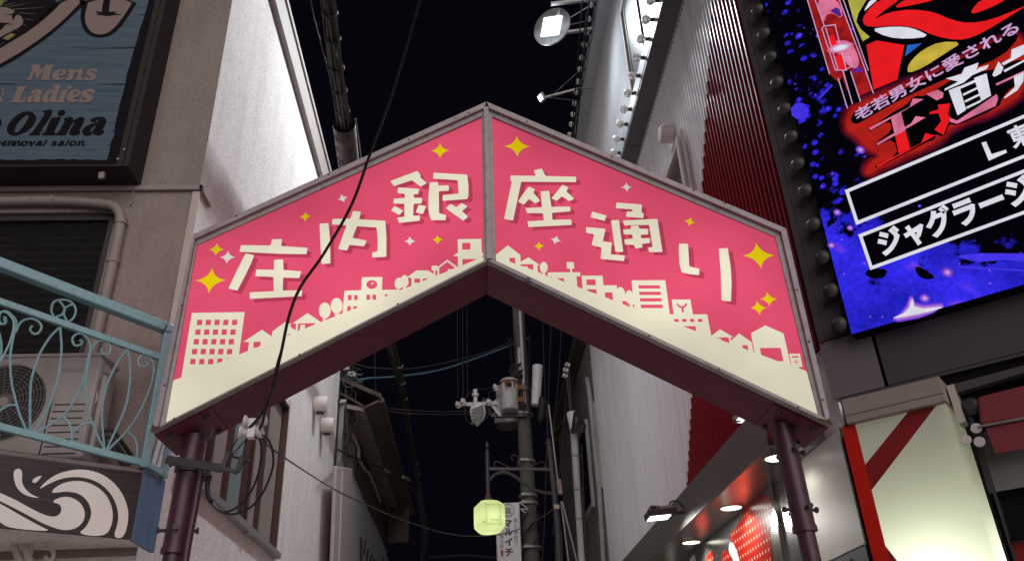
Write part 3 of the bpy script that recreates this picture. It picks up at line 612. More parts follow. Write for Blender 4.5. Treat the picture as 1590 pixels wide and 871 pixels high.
# the seven characters, each with its printed shadow
K = [
 (pl_, (290, 360), (48, 41), [[(632, 155), (975, 160), (992, 88), (1110, 85), (1097, 165), (1408, 187), (1393, 260), (1100, 256), (612, 232)], [(685, 250), (785, 272), (752, 360), (690, 490), (588, 685), (485, 658), (580, 460)],
   [(1018, 325), (1122, 322), (1126, 443), (1333, 460), (1310, 538), (1122, 532), (1118, 683), (1343, 680), (1340, 748), (735, 780), (732, 705), (1015, 690), (1008, 525), (795, 515), (812, 437), (1014, 442)]]),
 (pl_, (480, 300), (48, 40), [[(122, 355), (225, 350), (245, 560), (248, 818), (145, 825), (130, 560)], [(272, 300), (480, 298), (512, 208), (603, 215), (582, 305), (888, 322), (900, 520), (898, 740), (735, 748), (735, 690), (797, 678), (800, 540), (785, 400), (557, 385), (505, 520), (670, 553), (640, 618), (470, 602), (440, 668), (338, 650), (435, 375), (268, 365)]]),
 (pl_, (590, 240), (48, 37), [[(120, 310), (435, 192), (478, 250), (462, 258), (545, 335), (475, 375), (370, 300), (165, 370)], [(210, 383), (455, 400), (445, 463), (395, 462), (392, 503), (492, 508), (485, 570), (392, 575), (386, 715), (465, 712), (462, 770), (222, 797), (200, 735), (285, 725), (285, 575), (157, 570), (160, 515), (290, 508), (290, 460), (203, 450)],
   [(172, 600), (270, 655), (225, 706), (128, 650)], [(448, 587), (537, 600), (500, 695), (418, 672)], [(580, 325), (675, 322), (678, 362), (800, 360), (803, 422), (685, 428), (688, 685), (768, 705), (765, 765), (595, 765), (565, 660), (565, 480)],
   [(625, 213), (1015, 235), (1030, 360), (1030, 495), (1010, 520), (728, 540), (730, 475), (918, 455), (905, 300), (618, 282)], [(825, 575), (887, 615), (952, 565), (1020, 605), (955, 660), (1028, 725), (970, 772), (765, 625)]]),
 (pr_, (760, 240), (50, 37), [[(245, 245), (540, 250), (517, 185), (608, 165), (655, 252), (1008, 260), (1010, 322), (370, 318), (275, 770), (170, 750), (262, 312), (243, 305)], [(455, 375), (530, 405), (510, 445), (592, 538), (535, 572), (462, 518), (400, 585), (332, 550), (395, 455)], [(850, 353), (920, 385), (895, 430), (988, 517), (930, 545), (843, 487), (785, 540), (720, 512), (780, 440)],
   [(595, 430), (695, 425), (720, 610), (938, 607), (942, 662), (728, 680), (732, 760), (952, 757), (958, 820), (455, 845), (442, 778), (635, 768), (622, 685), (435, 682), (420, 625), (612, 615)]]),
 (pr_, (890, 300), (54, 38), [[(505, 110), (798, 133), (797, 228), (825, 237), (815, 292), (612, 275), (627, 213), (692, 215), (690, 190), (495, 175)], [(222, 215), (390, 262), (365, 325), (200, 280)], [(150, 395), (378, 415), (345, 558), (450, 577), (437, 712), (600, 725), (592, 790), (320, 765), (330, 635), (215, 603), (243, 480), (150, 460)],
   [(442, 318), (532, 312), (583, 683), (492, 685)], [(580, 318), (980, 300), (1040, 685), (885, 685), (873, 633), (925, 630), (885, 370), (592, 375)], [(668, 382), (757, 378), (772, 415), (865, 415), (877, 480), (785, 485), (792, 527), (890, 520), (897, 580), (800, 590), (808, 632), (725, 645), (708, 602), (605, 598), (593, 540), (695, 530), (688, 482), (590, 480), (580, 425), (672, 418)]]),
 (pr_, (1030, 360), (60, 42), [[(182, 137), (287, 140), (302, 402), (420, 430), (415, 503), (300, 492), (212, 470), (187, 370), (180, 230)], [(645, 195), (750, 190), (785, 420), (795, 600), (787, 812), (677, 795), (668, 460)]]),
]
def round_poly(p, r=9.0):
    out = []; n = len(p)
    for i in range(n):
        a, b, c = Vector(p[i - 1] + (0,)), Vector(p[i] + (0,)), Vector(p[(i + 1) % n] + (0,))
        d1, d2 = (a - b), (c - b)
        q1, q2 = b + d1.normalized() * min(r, d1.length * .3), b + d2.normalized() * min(r, d2.length * .3)
        for t in (0, .5, 1): v = q1.lerp(b, t).lerp(b.lerp(q2, t), t); out.append((v.x, v.y))
    return out
for par, o, sh, polys in K:
    art_one("character_shadow", [cr(o, 7.5, [(x + sh[0], y + sh[1]) for x, y in round_poly(p, 6)]) for p in polys], AP, 0.0012, M['lit_shade'], par)
    art_one("character", [cr(o, 7.5, round_poly(p)) for p in polys], AP, 0.005, M['lit_cream'], par)
def star(l, t, r, b):
    c = ((l[0] + r[0] + t[0] + b[0]) / 4, (l[1] + r[1] + t[1] + b[1]) / 4)
    tips = [l, t, r, b]; out = []
    for i in range(4):
        a, d = tips[i], tips[(i + 1) % 4]
        m_ = ((a[0] + d[0]) / 2 * .35 + c[0] * .65, (a[1] + d[1]) / 2 * .35 + c[1] * .65)
        for k in range(7):
            q = k / 7
            out.append(((1 - q) ** 2 * a[0] + 2 * q * (1 - q) * m_[0] + q * q * d[0], (1 - q) ** 2 * a[1] + 2 * q * (1 - q) * m_[1] + q * q * d[1]))
    return out
ST = [(pl_, (290, 360), 7.5, 'lit_yellow', [(255, 207), (353, 132), (435, 207), (337, 280)]), (pl_, (290, 360), 7.5, 'lit_star', [(382, 296), (483, 220), (567, 296), (463, 372)]), (pl_, (290, 360), 7.5, 'lit_yellow', [(103, 566), (297, 422), (453, 563), (255, 712)]),
      (pl_, (480, 300), 7.5, 'lit_star', [(330, 80), (370, 12), (450, 42), (410, 112)]), (pl_, (0, 0), 1, 'lit_yellow', [(465, 337), (474.5, 329), (483, 335.5), (473.5, 344)]), (pl_, (480, 300), 7.5, 'lit_star', [(1107, 560), (1173, 503), (1240, 560), (1173, 615)]),
      (pl_, (480, 300), 7.5, 'lit_yellow', [(1430, 543), (1495, 487), (1558, 540), (1497, 600)]), (pl_, (480, 160), 2.903, 'lit_yellow', [(548, 216), (590, 182), (632, 214), (590, 250)]),
      (pr_, (750, 160), 2.903, 'lit_yellow', [(95, 195), (152, 150), (212, 196), (155, 243)]), (pr_, (750, 160), 2.903, 'lit_star', [(622, 380), (645, 358), (671, 380), (650, 402)]), (pr_, (760, 360), 7.5, 'lit_yellow', [(512, 168), (575, 112), (640, 165), (578, 220)]),
      (pr_, (760, 360), 7.5, 'lit_star', [(708, 80), (790, 42), (835, 110), (755, 147)]), (pr_, (890, 300), 7.5, 'lit_yellow', [(1293, 317), (1370, 280), (1423, 350), (1347, 385)]), (pr_, (1030, 360), 7.5, 'lit_yellow', [(928, 278), (1078, 125), (1293, 272), (1140, 430)]),
      (pr_, (1030, 360), 7.5, 'lit_yellow', [(1125, 783), (1205, 698), (1325, 783), (1240, 868)]), (pr_, (0, 0), 1, 'lit_yellow', [(1164.4, 478), (1175.3, 466.7), (1190.7, 477.7), (1180, 489.3)])]
for par, o, sc, m_, tips in ST: art("star", [star(*cr(o, sc, tips))], AP, 0.005, M[m_], par)
# posts, base plates, collars and bolts
def post(xt, xb, zt, zc, side):
    yc = Y0 + .24
    ax = lambda z: xt + (xb - xt) * (zt - z) / (zt + 1.6)
    pst = part("post", MB().cyl((ax(zc), yc, zc), (xt, yc, zt), 0.071, 24).cyl((xb, yc, -1.6), (ax(zc - .001), yc, zc - .001), 0.058, 24), M['post_maroon'], ar, True)
    part("collar", MB().cyl((ax(zc), yc, zc - .01), (ax(zc + .03), yc, zc + .025), 0.078, 24), M['post_maroon'], pst, True)
    for zz in (zc + .13, zt - .19):
        for an in (0.2, PI / 2 + .2, PI + .2, 1.5 * PI + .2):
            d = V(math.cos(an), math.sin(an), 0)
            part("bolt", MB().cyl(V(ax(zz), yc, zz) + d * .07, V(ax(zz), yc, zz) + d * .115, 0.011, 8).cyl(V(ax(zz), yc, zz) + d * .108, V(ax(zz), yc, zz) + d * .122, 0.02, 6), M['dark_steel'], pst)
    return pst, ax
pa, axl = post(-1.775, -1.885, OBL.z + .06, 1.02, -1)
pb, axr = post(2.105, 2.16, OBR.z + .10, 1.03, 1)
for (p0, p1, sgn) in ((OBL, OBA, 1), (OBR, OBA, -1)):
    d = (p1 - p0).normalized(); q = p0 + d * .03 + V(0, .04, -.016)
    bp_ = part("base_plate", MB().prism([q, q + d * .34, q + d * .34 + V(0, 0, .011), q + V(0, 0, .011)], (0, DP - .05, 0)), M['maroon'], ar)
    for u in (.05, .29):
        for y in (.05, DP - .1):
            c = q + d * u + V(0, y, 0)
            part("bolt", MB().lathe(c, (0, 0, -1), [(0.022, -.006), (0.022, .014), (0.014, .016), (0.014, .026)], 6), M['dark_steel'], bp_)
part("rust_patch", MB().prism([OBL + V(-.003, -.043, -.004), OBL + V(.04, -.043, .018), OBL + V(.05, -.043, .034), OBL + V(.02, -.043, .03), OBL + V(.0, -.043, .05)], (0, .004, 0)), M['rust'], fb5)
part("rust_patch", MB().prism([OBR + V(.003, -.043, -.004), OBR + V(-.09, -.043, .034), OBR + V(-.07, -.043, .044), OBR + V(-.02, -.043, .03), OBR + V(-.008, -.043, .05)], (0, .004, 0)), M['rust'], fb4)
# thin conduit strapped to the left post
cq = [V(axl(z) + .095 + (.03 if z < .8 else 0), Y0 + .19, z) for z in (-1.55, .4, .95, 1.25, 1.5)]
part("strapped_conduit", MB().tube(catmull(cq, 5), 0.024, 10), M['post_maroon'], ar, True)
part("lug", MB().lathe(AP.at(820, 437, .05), (0, -1, 0), [(.016, 0), (.016, .03)], 10), M['dark_steel'], fb4)
part("soffit_hook", MB().tube([pY(316, 686, 5.1), pY(326, 680, 5.1), pY(331, 668, 5.1), pY(330, 664, 5.1)], 0.006, 6), M['dark_steel'], ar)

# cable bracket with white spool insulators beside the left post
br = thing("cable_bracket", "dark steel arm clamped round the left maroon post, ending in a square fork", "bracket", pY(283, 715, 5.1))
zb = pY(283, 715, 5.06).z
B0, B1 = pY(258, 713, 5.05), pY(345, 727, 5.02)
part("clamp", MB().lathe((axl(zb) , Y0 + .24, zb - .025), (0, 0, 1), [(.079, 0), (.086, 0), (.086, .05), (.079, .05)], 24), M['dark_steel'], br)
part("arm", MB().bar(B0, B1, .022, ht=.05), M['dark_steel'], br, bevel=.003)
f0, f1, f2, f3 = pY(345, 727, 5.02), pY(356, 701, 5.02), pY(368, 733, 5.02), pY(377, 708, 5.02)
part("fork", MB().bar(f0, f1, .022, ht=.03).bar(f0, f2, .03, ht=.022).bar(f2, f3, .022, ht=.03), M['dark_steel'], br, bevel=.003)
part("pin", MB().cyl(pY(357, 707, 5.02), pY(386, 716, 5.02), .008, 8).cyl(pY(379, 714, 5.02), pY(388, 717, 5.02), .014, 8), M['dark_steel'], br)
part("link_wire", MB().tube([f1, pY(372, 676, 4.95)], .005, 6).tube([f3, pY(383, 680, 4.95)], .005, 6).tube([pY(358, 709, 5.0), pY(383, 681, 4.95)], .004, 6), M['dark_steel'], br)
sp = thing("insulator", "cluster of white porcelain spool insulators below the left end of the arch", "insulator", pY(390, 660, 4.9))
for px, py, sg in ((383, 655, -1), (376, 671, -1), (405, 652, 1), (400, 671, 1)):
    c = pY(px, py, 4.9); ax = V(.92 * sg, -.34, .12)
    part("spool", MB().lathe(c, ax, [(.012, -.03), (.020, -.028), (.024, -.008), (.036, .004), (.041, .016), (.040, .024), (.030, .027), (.010, .022)], 18), M['porcelain'], sp, True)
part("strap", MB().bar(pY(394, 650, 4.9), pY(389, 681, 4.9), .05, up=(0, 1, 0), ht=.05), M['porcelain'], sp, bevel=.008)

# cables near the arch
c = tag(part("cable", MB().tube(catmull([pY(662, -40, 2.75), pY(641, 40, 3.0), pY(607, 152, 3.35), pY(573, 244, 3.7), pY(545, 320, 3.95), pY(502, 395, 4.25), pY(467, 445, 4.4), pY(449, 490, 4.5), pY(437, 545, 4.62), pY(425, 595, 4.72), pY(412, 632, 4.8)], 8), [.0064 + .0032 * min(1, k_ / 45) for k_ in range(81)], 8), M['cable'], None, True),
        "thick black cable slanting across the left half of the pink arch", "cable")
part("strand", MB().tube(catmull([pY(412, 632, 4.8), pY(406, 642, 4.83), pY(396, 655, 4.86), pY(387, 664, 4.88)], 5), .009, 6).tube(catmull([pY(412, 632, 4.8), pY(410, 645, 4.83), pY(407, 658, 4.86), pY(399, 670, 4.88)], 5), .009, 6), M['cable'], c)
part("strand", MB().tube(catmull([pY(436, 545, 4.6), pY(430, 565, 4.64), pY(425, 590, 4.7), pY(416, 630, 4.8)], 5), .006, 6), M['cable'], c)
lp1 = catmull([pY(385, 676, 4.9), pY(398, 677, 4.9), pY(405, 688, 4.93), pY(405, 715, 5.0), pY(398, 745, 5.05), pY(385, 770, 5.08), pY(368, 787, 5.1), pY(350, 794, 5.12), pY(335, 788, 5.12), pY(325, 773, 5.14), pY(321, 750, 5.15), pY(316, 737, 5.16), pY(306, 731, 5.2), pY(292, 745, 5.24)], 7)
lp2 = catmull([pY(393, 673, 4.9), pY(412, 678, 4.9), pY(422, 695, 4.93), pY(424, 722, 5.0), pY(413, 755, 5.05), pY(395, 782, 5.08), pY(368, 797, 5.1), pY(346, 795, 5.12), pY(331, 783, 5.13), pY(324, 765, 5.14), pY(322, 740, 5.15), pY(312, 727, 5.16), pY(300, 728, 5.2), pY(286, 752, 5.26)], 7)
tag(part("cable_loop", MB().tube(lp1, .007, 6).tube(lp2, .007, 6), M['cable'], None, True), "pair of black cables hanging in a big loop in front of the brown alley window", "cable")
tag(part("cable_sheath", MB().tube(catmull([pY(326, 738, 5.13), pY(322, 752, 5.13), pY(323, 766, 5.12), pY(328, 778, 5.11)], 5), .016, 8), M['cable'], None, True), "short thick black sleeve taped round the cable loop by the left post", "cable")
tag(part("wire", MB().tube(catmull([pY(400, 672, 4.95), pY(430, 702, 5.4), pY(515, 757, 8.5), pY(560, 779, 10.5), pY(620, 805, 12.2), pY(690, 827, 13.4), pY(745, 832, 13.9), pY(800, 823, 14.0), pY(845, 800, 14.0), pY(861, 788, 14.0)], 6), [.006] * 13 + [.009] * 42, 6), M['cable_grey'], None, True),
    "thin sagging wire from the white insulators across the alley to the dark lamp post", "wire")
# telecom bundle running along the alley above the arch
bp_ = [V(-1.15, 2.0, 6.12), V(-1.24, 5.5, 6.03), V(-1.39, 7.95, 6.0)]
bpts = [pZ(498, -60, 6.1), pZ(510, 0, 6.05), pZ(523, 110, 6.02), pZ(537, 215, 6.0), pZ(541, 262, 6.0), pZ(575, 420, 5.98), pZ(610, 545, 5.95), pZ(626, 620, 5.9), pZ(636, 680, 5.85), pZ(650, 750, 5.75), pZ(656, 800, 5.6), pZ(660, 835, 5.4), pZ(655, 872, 5.0)]
cb = thing("cable_bundle", "thick bundle of telephone cables crossing the black sky above the left slope of the arch", "cable bundle", bpts[3])
def off_line(dx, dz, ph, amp):
    return [p + V(dx + amp * math.sin(ph + i * 1.7), 0, dz + amp * math.cos(ph * 1.3 + i * 1.1)) for i, p in enumerate(bpts)]
for i, (dx, dz, r) in enumerate(((0, 0, .030), (.05, .01, .018), (-.045, .02, .016), (.015, .05, .020), (-.02, -.045, .015), (.045, -.04, .012), (-.055, -.02, .010), (.065, .03, .010), (-.01, -.06, .010), (.03, -.055, .009), (-.06, .03, .008))):
    part("strand", MB().tube(catmull(off_line(dx, dz, i * 2.1, .018), 6), r, 7), M['cable_grey'] if i % 2 == 0 else mat("brown_cable", (0.05, 0.032, 0.033), 0.6), cb, True)
part("strand", MB().tube(catmull([pZ(478, -30, 6), pZ(486, 20, 6), pZ(499, 70, 6), pZ(512, 120, 6), pZ(525, 190, 6), pZ(538, 250, 6)], 6), .006, 5).tube(catmull([pZ(508, -10, 5.95), pZ(514, 50, 5.95), pZ(524, 92, 5.95), pZ(527, 100, 5.95), pZ(521, 104, 5.95)], 6), .006, 5), M['cable_grey'], cb)
for tx_, ty_ in ((512, 20), (517, 60), (523, 105), (528, 140), (532, 172)):
    part("tie", MB().lathe(pZ(tx_, ty_, 6.02), (bpts[3] - bpts[1]), [(.070, -.012), (.079, -.008), (.079, .008), (.070, .012)], 12), M['cable'], cb)
s0, s1 = pZ(534, 193, 6.0), pZ(544, 275, 5.99)
ax_ = (s1 - s0).normalized(); sx_ = V(1, 0, 0); sz_ = sx_.cross(ax_)
slv = part("sleeve", MB().tube([s0, s1], .125, 18, caps=False), mat("perforated_sleeve", (0.085, 0.062, 0.066), 0.5, dirt=0.4), cb, True)
holes = MB()
for r_ in range(9):
    for k in range(4):
        if r_ in (2, 4) : continue
        if random.random() < .12: continue
        an = -PI / 2 - .15 + (k - 1.5) * .36 - .35
        c = s0.lerp(s1, .06 + r_ * .1)
        nn = (sx_ * math.sin((k - 2.2) * .42) - V(0, 0, 1) * math.cos((k - 2.2) * .42)); nn = (nn - ax_ * nn.dot(ax_)).normalized(); tt = ax_.cross(nn)
        q = c + nn * .127
        part("sleeve_hole", MB().obox(q, ax_ * .034, tt * .017, nn * .003), M['ac_dark'], slv)
part("lashing_rod", MB().tube([pZ(552, 185, 5.97), pZ(557, 215, 5.97), pZ(563, 260, 5.97)], .009, 6), M['galv'], cb)
for i, (px, py) in enumerate(((619, 569), (623, 595), (627, 619), (631, 642), (634, 664), (637, 686), (641, 704), (645, 720), (648, 735))):
    c = pZ(px - 3, py, 5.88)
    part("hook", MB().tube(catmull([c, c + V(.05, 0, -.03), c + V(.10, 0, -.01), c + V(.11, 0, .03)], 3), .008, 5), M['galv'], cb)

# ------------------------------------------------------------------ balcony
ZB = 1.665
P1, P0, P2 = V(-2.229, 5.651, ZB), V(-2.936, 5.149, ZB), V(-2.185, YF, ZB)
fd = (P1 - P0).normalized()                      # along the front, towards the arch
BN = V(fd.y, -fd.x, 0).normalized()              # faces the street
BP = Plane(P1, BN, fd)
P00 = P1 - fd * 2.2
ba = thing("balcony", "balcony with turquoise scrolled iron railing above a dark panel painted with a white wave", "balcony", (-3.0, 5.6, 1.2))
zlow = 1.195
bot = lambda p, z: V(p.x, p.y, z)
part("floor", MB().prism([bot(P00, ZB - .03), bot(P1, ZB - .03), bot(P2, ZB - .03), V(P00.x, YF - .003, ZB - .03)], (0, 0, .026)), M['trim_pale'], ba)
part("underside", MB().prism([bot(P00, zlow + .01) + V(0.02, .02, 0), bot(P1, zlow + .01) + V(-.02, .02, 0), bot(P2, zlow + .01) + V(-.02, -.003, 0), V(P00.x, YF - .003, zlow + .01)], (0, 0, .03)), M['stucco_white'], ba)
fas = part("fascia", MB().prism([bot(P00, zlow), bot(P1, zlow), bot(P1, ZB), bot(P00, ZB)], -BN * .03), M['fascia_wood'], ba)
WV = [[(187, 518), (230, 470), (290, 432), (370, 412), (450, 415), (530, 445), (590, 500), (630, 570), (645, 650), (620, 757), (563, 752), (590, 680), (590, 620), (570, 560), (530, 505), (470, 465), (400, 450), (330, 452), (260, 475)],
      [(250, 530), (290, 490), (350, 470), (420, 470), (490, 500), (540, 550), (565, 620), (560, 690), (525, 749), (385, 736), (430, 700), (455, 650), (455, 610), (435, 565), (390, 530), (330, 522), (290, 528)],
      [(255, 575), (300, 550), (350, 548), (400, 575), (425, 620), (420, 670), (385, 705), (330, 718), (270, 705), (200, 675), (100, 620), (-60, 540), (-300, 430), (-520, 400), (-760, 440), (-760, 400), (-520, 350), (-300, 380), (-60, 500), (0, 530), (70, 560), (150, 605), (220, 640), (280, 652), (310, 620), (300, 585)],
      [(-760, 490), (-520, 445), (-300, 470), (-60, 555), (0, 582), (100, 640), (200, 695), (262, 724), (45, 706), (0, 676), (-60, 630), (-300, 560), (-520, 520), (-760, 560)],
      [(65, 430), (80, 408), (105, 410), (112, 435), (108, 475), (125, 510), (160, 540), (205, 556), (150, 550), (105, 530), (75, 490)], [(158, 475), (170, 455), (212, 440), (195, 465), (175, 483)]]
for p in WV: art("wave_print", [cr((0, 600), 3.215, p)], BP, 0.004, M['wave_white'], fas, 2)
part("side_panel", MB().prism([bot(P1, zlow) + V(.004, .004, 0), bot(P2, zlow - .03) + V(.004, -.003, 0), bot(P2, ZB) + V(.004, -.003, 0), bot(P1, ZB) + V(.004, .004, 0)], (-.03, 0, 0)), M['blue_paint'], ba)
# scrolled bracket under the balcony
tr = lambda pts, Y: [pY(x, y, Y) for x, y in pts]
bk_ = MB()
for o in ((0, 0), (17, 3)): bk_.tube(catmull(tr([(22 + o[0], 838 + o[1]), (24 + o[0], 852 + o[1]), (34 + o[0], 880 + o[1]), (40 + o[0], 900)], 5.75), 5), .025, 8)
bk_.tube(catmull(tr([(34, 840), (46, 845), (49, 855), (44, 862), (39, 856)], 5.75), 5), .014, 8).tube(catmull(tr([(66, 850), (80, 852), (83, 862), (77, 870), (70, 864)], 5.75), 5), .014, 8)
part("scroll_bracket", bk_, M['white_plastic'], ba, True)
rail = thing("railing", "turquoise wrought iron railing with scrolls and a circle, standing on the balcony edge", "railing", tuple(P1))
zt, zt2, zt3 = 2.717, 2.481, 1.70
tp = [P00, P1 - fd * .03, P1 + V(.01, .06, 0), P2 + V(0, -.02, 0)]
def at_z(p, z, sl=0.0): return V(p.x, p.y, z + sl * max(0, (P1 - p).dot(fd)))
topr = MB(); mid_r = MB()
for i in range(3): topr.bar(at_z(tp[i], zt, .165), at_z(tp[i + 1], zt, .165), .085, ht=.075)
mid_r.bar(at_z(P00, zt2, .145), at_z(P1, zt2), .035, ht=.045)
part("top_rail", topr, M['turquoise'], rail, bevel=.01)
part("mid_rail", mid_r, M['turquoise'], rail, bevel=.004)
part("bottom_rail", MB().bar(at_z(P00, zt3, .115), at_z(P1, zt3), .04, ht=.045).bar(at_z(P1, zt3), at_z(P2 - V(0, .02, 0), zt3), .04, ht=.045), M['turquoise'], rail, bevel=.004)
part("corner_post", MB().bar(at_z(P1, 1.67), at_z(P1, zt - .04), .06, up=(fd.x, fd.y, 0)), M['turquoise'], rail, bevel=.006)
part("corner_post", MB().bar(at_z(P2 - V(0, .05, 0), 1.67), at_z(P2 - V(0, .05, 0), zt - .04), .05, up=(0, 1, 0)), M['turquoise'], rail, bevel=.006)
SC = [[(43.5, 674), (29.5, 640), (19, 600), (16, 570), (16, 551), (20, 526), (25, 506), (24, 496), (15, 486), (7.6, 483), (1, 486), (-2, 495), (2, 503), (8, 501), (9, 494), (5, 492)],
      [(46.6, 674), (46.6, 631), (47.5, 600), (50.5, 582), (60.6, 551.5), (75.8, 526), (92, 508.6)], [(51, 674), (74.6, 634), (86, 600), (92, 577), (95.5, 541), (93.4, 508)],
      [(53, 674), (98, 645), (118, 615), (134, 577), (140, 541), (137.6, 529), (129, 519), (118.7, 519), (112.4, 526), (116, 536), (125, 535), (127.5, 530), (123, 528)],
      [(24, 516), (33, 500), (48, 494.7), (60.6, 500), (64.4, 508.6), (59, 517.4), (51.8, 518), (46.7, 512), (50, 506)],
      [(162, 699), (143, 656), (134, 625), (132.6, 592), (134, 572), (140, 546), (151.5, 531), (164, 530), (171.7, 539), (169, 549), (161.6, 550), (156.6, 545), (160, 541)],
      [(162.4, 699), (159, 662), (159, 631), (164, 605), (168, 592), (182, 564), (198, 541)], [(165, 699), (193, 637), (200.6, 602), (202, 587), (202, 564), (198, 541)],
      [(166.4, 699.5), (196, 670), (214.6, 643.5), (230, 610), (237, 587), (238.6, 566.7), (232, 555), (222, 551), (214.6, 559), (217, 568), (226, 568.7), (228.5, 564), (224, 562)],
      [(96.4, 646), (107.3, 657.5), (112, 674.6), (111, 687)], [(143, 656), (127.5, 659), (115, 670), (111, 687)], [(199, 671), (208.4, 679.3), (213, 693), (213, 710)], [(-4, 640), (12, 629.5), (26, 629)],
      [(-70, 640), (-64, 600), (-62, 560), (-30, 500), (-22, 486)], [(-22, 486), (-16, 540), (-24, 580), (-62, 645)], [(-66, 645), (-30, 612), (-10, 585), (2, 545), (-2, 515), (-10, 505)],
      [(79.5, 483), (82, 471), (90, 466), (99, 465.5), (109, 468), (116, 476), (117.5, 485), (113, 495), (105, 500), (96, 500), (86, 495), (79.5, 483)],
      [(92, 467), (100, 478), (98, 487), (86, 493)], [(113, 472), (102, 478), (99, 488), (105, 500)]]
for p in SC:
    part("scroll", MB().tube(catmull([BP.at(x, y, .0) for x, y in p], 5), .0078, 6), M['turquoise'], rail, True)
step_ = (BP.at(164, 702) - BP.at(48, 674))
for p in SC[:13] + SC[16:]:      # the same pattern goes on along the rail, out to the left
    me_ = MB().tube(catmull([BP.at(x, y, .0) for x, y in p], 4), .0078, 5).mesh("scroll", True)
    for k in (1, 2):
        link("scroll", me_, M['turquoise'], rail, -step_ * 2 * k)
for k in range(3):   # side bars towards the wall
    q = P1.lerp(P2, .25 + k * .25)
    part("scroll", MB().tube(catmull([at_z(q, 1.74), at_z(q, 2.0) + V(0, .05, 0), at_z(q, 2.3) + V(0, -.05, 0), at_z(q, 2.69)], 5), .0085, 6), M['turquoise'], rail, True)

# ------------------------------------------------------------------ air conditioner behind the railing
ac = thing("air_conditioner", "grey outdoor air conditioner unit with round fan grille, behind the turquoise railing", "air conditioner", (-3.05, 5.68, 1.68))
part("casing", MB().box((-3.46, 5.55, 1.72), (-2.62, 5.84, 2.48)), M['ac_grey'], ac, bevel=.018)
part("top_lid", MB().box((-3.47, 5.54, 2.462), (-2.61, 5.85, 2.492)), M['ac_grey'], ac, bevel=.008)
part("foot", MB().box((-3.4, 5.56, 1.668), (-3.3, 5.83, 1.719)).box((-2.78, 5.56, 1.668), (-2.68, 5.83, 1.719)), M['ac_dark'], ac)
fc = V(-3.22, 5.549, 2.13)
part("fan_opening", MB().lathe(fc, (0, -1, 0), [(.275, -.002), (.275, .002)], 40), M['ac_dark'], ac)
gr = MB()
for r_ in [.04 + i * .0235 for i in range(11)]:
    gr.tube([fc + V(math.cos(t * PI / 18) * r_, -.02, math.sin(t * PI / 18) * r_) for t in range(37)], .0028, 4, False)
for t in range(18):
    d = V(math.cos(t * PI / 9), 0, math.sin(t * PI / 9)); gr.tube([fc + d * .04 + V(0, -.022, 0), fc + d * .28 + V(0, -.018, 0)], .003, 4)
part("fan_grille", gr, mat("grille_wire", (0.17, 0.15, 0.15), .5), ac)
part("fan_hub", MB().lathe(fc + V(0, -.004, 0), (0, -1, 0), [(.06, 0), (.05, .012)], 20), M['ac_grey'], ac)
part("front_panel_line", MB().box((-2.90, 5.543, 1.75), (-2.893, 5.549, 2.44)).box((-2.88, 5.545, 1.75), (-2.66, 5.549, 1.757)), M['ac_dark'], ac)
part("valve_cover", MB().prism([V(-2.619, 5.60, 2.34), V(-2.619, 5.76, 2.30), V(-2.619, 5.78, 1.8), V(-2.619, 5.62, 1.8)], (.035, 0, 0)), M['ac_grey'], ac, bevel=.01)
part("grip", MB().prism([V(-2.616, 5.57, 2.20), V(-2.616, 5.66, 2.17), V(-2.616, 5.58, 2.12)], (.004, 0, 0)), M['white_plastic'], ac)
for i in range(3): part("pipe", MB().tube(catmull([V(-2.6, 5.70 + i * .02, 1.95 - i * .05), V(-2.52, 5.72, 1.97 - i * .05), V(-2.47, 5.8, 1.9 - i * .06), V(-2.46, 5.96, 1.86 - i * .06)], 5), .016, 8), M['cable_grey'], ac, True)
for i in range(7): part("louvre_line", MB().box((-2.875, 5.5445, 1.80 + i * .05), (-2.665, 5.549, 1.806 + i * .05)), M['ac_dark'], ac)
part("rating_sticker", MB().box((-2.6195, 5.63, 2.38), (-2.617, 5.74, 2.43)), M['white_plastic'], ac)
tx = MB(); text_px(tx, "HITACHI", Plane((-2.8, 5.546, 2.3), (0, -1, 0), (1, 0, 0)), (96, 577), (128, 577), .05, .01)
part("lettering", tx, mat("embossed_grey", (0.30, 0.265, 0.26), 0.5), ac)

# ------------------------------------------------------------------ right building
XR, YN, YE = 2.5, 5.186, 15.24
CU = V(0.759, -0.651, 0).normalized()            # along the chamfered corner, to the right and nearer
CN = V(-CU.y * -1, 0, 0)
CN = V(CU.y, -CU.x, 0).normalized()              # its outward normal (towards the street)
CP0 = V(XR, YN, 0)
CP = Plane(CP0, CN, CU)
rb = thing("building", "tall white and red corrugated building right of the arch with bulb lined ledges", "building", (4.5, 9.5, -1.6))
ZL, ZR = 7.10, 10.64                             # lower ledge, roof cornice
def zb_(y): return 6.198 - 1.116 * (y - 5.911)
def corr(z0, z1f, y0, y1, pitch=0.085, amp=0.015, seg=8):
    mb = MB(); n = int((y1 - y0) / pitch * seg); vs, fs = [], []
    for i in range(n + 1):
        y = y0 + (y1 - y0) * i / n
        ph = (y - YN) / pitch * 2 * PI
        x = XR - amp * max(-.6, min(.6, math.sin(ph))) / .6
        lo, hi = (z0(y) if callable(z0) else z0), (z1f(y) if callable(z1f) else z1f)
        hi = max(hi, lo)
        for k in range(4): vs.append((x, y, lo + (hi - lo) * k / 3))
    for i in range(n):
        for k in range(3): fs.append((i * 4 + k, (i + 1) * 4 + k, (i + 1) * 4 + k + 1, i * 4 + k + 1))
    return mb.add(vs, fs)
step = lambda y: math.floor((y - YN) / .085) * .085 + YN + .0425
ztop = ZL - .012
part("red_wall", corr(lambda y: 2.285 if y < YN + .5 else 1.70, lambda y: min(ztop, max(1.7, zb_(step(y)))), YN, 9.95), M['corr_red'], rb, True)
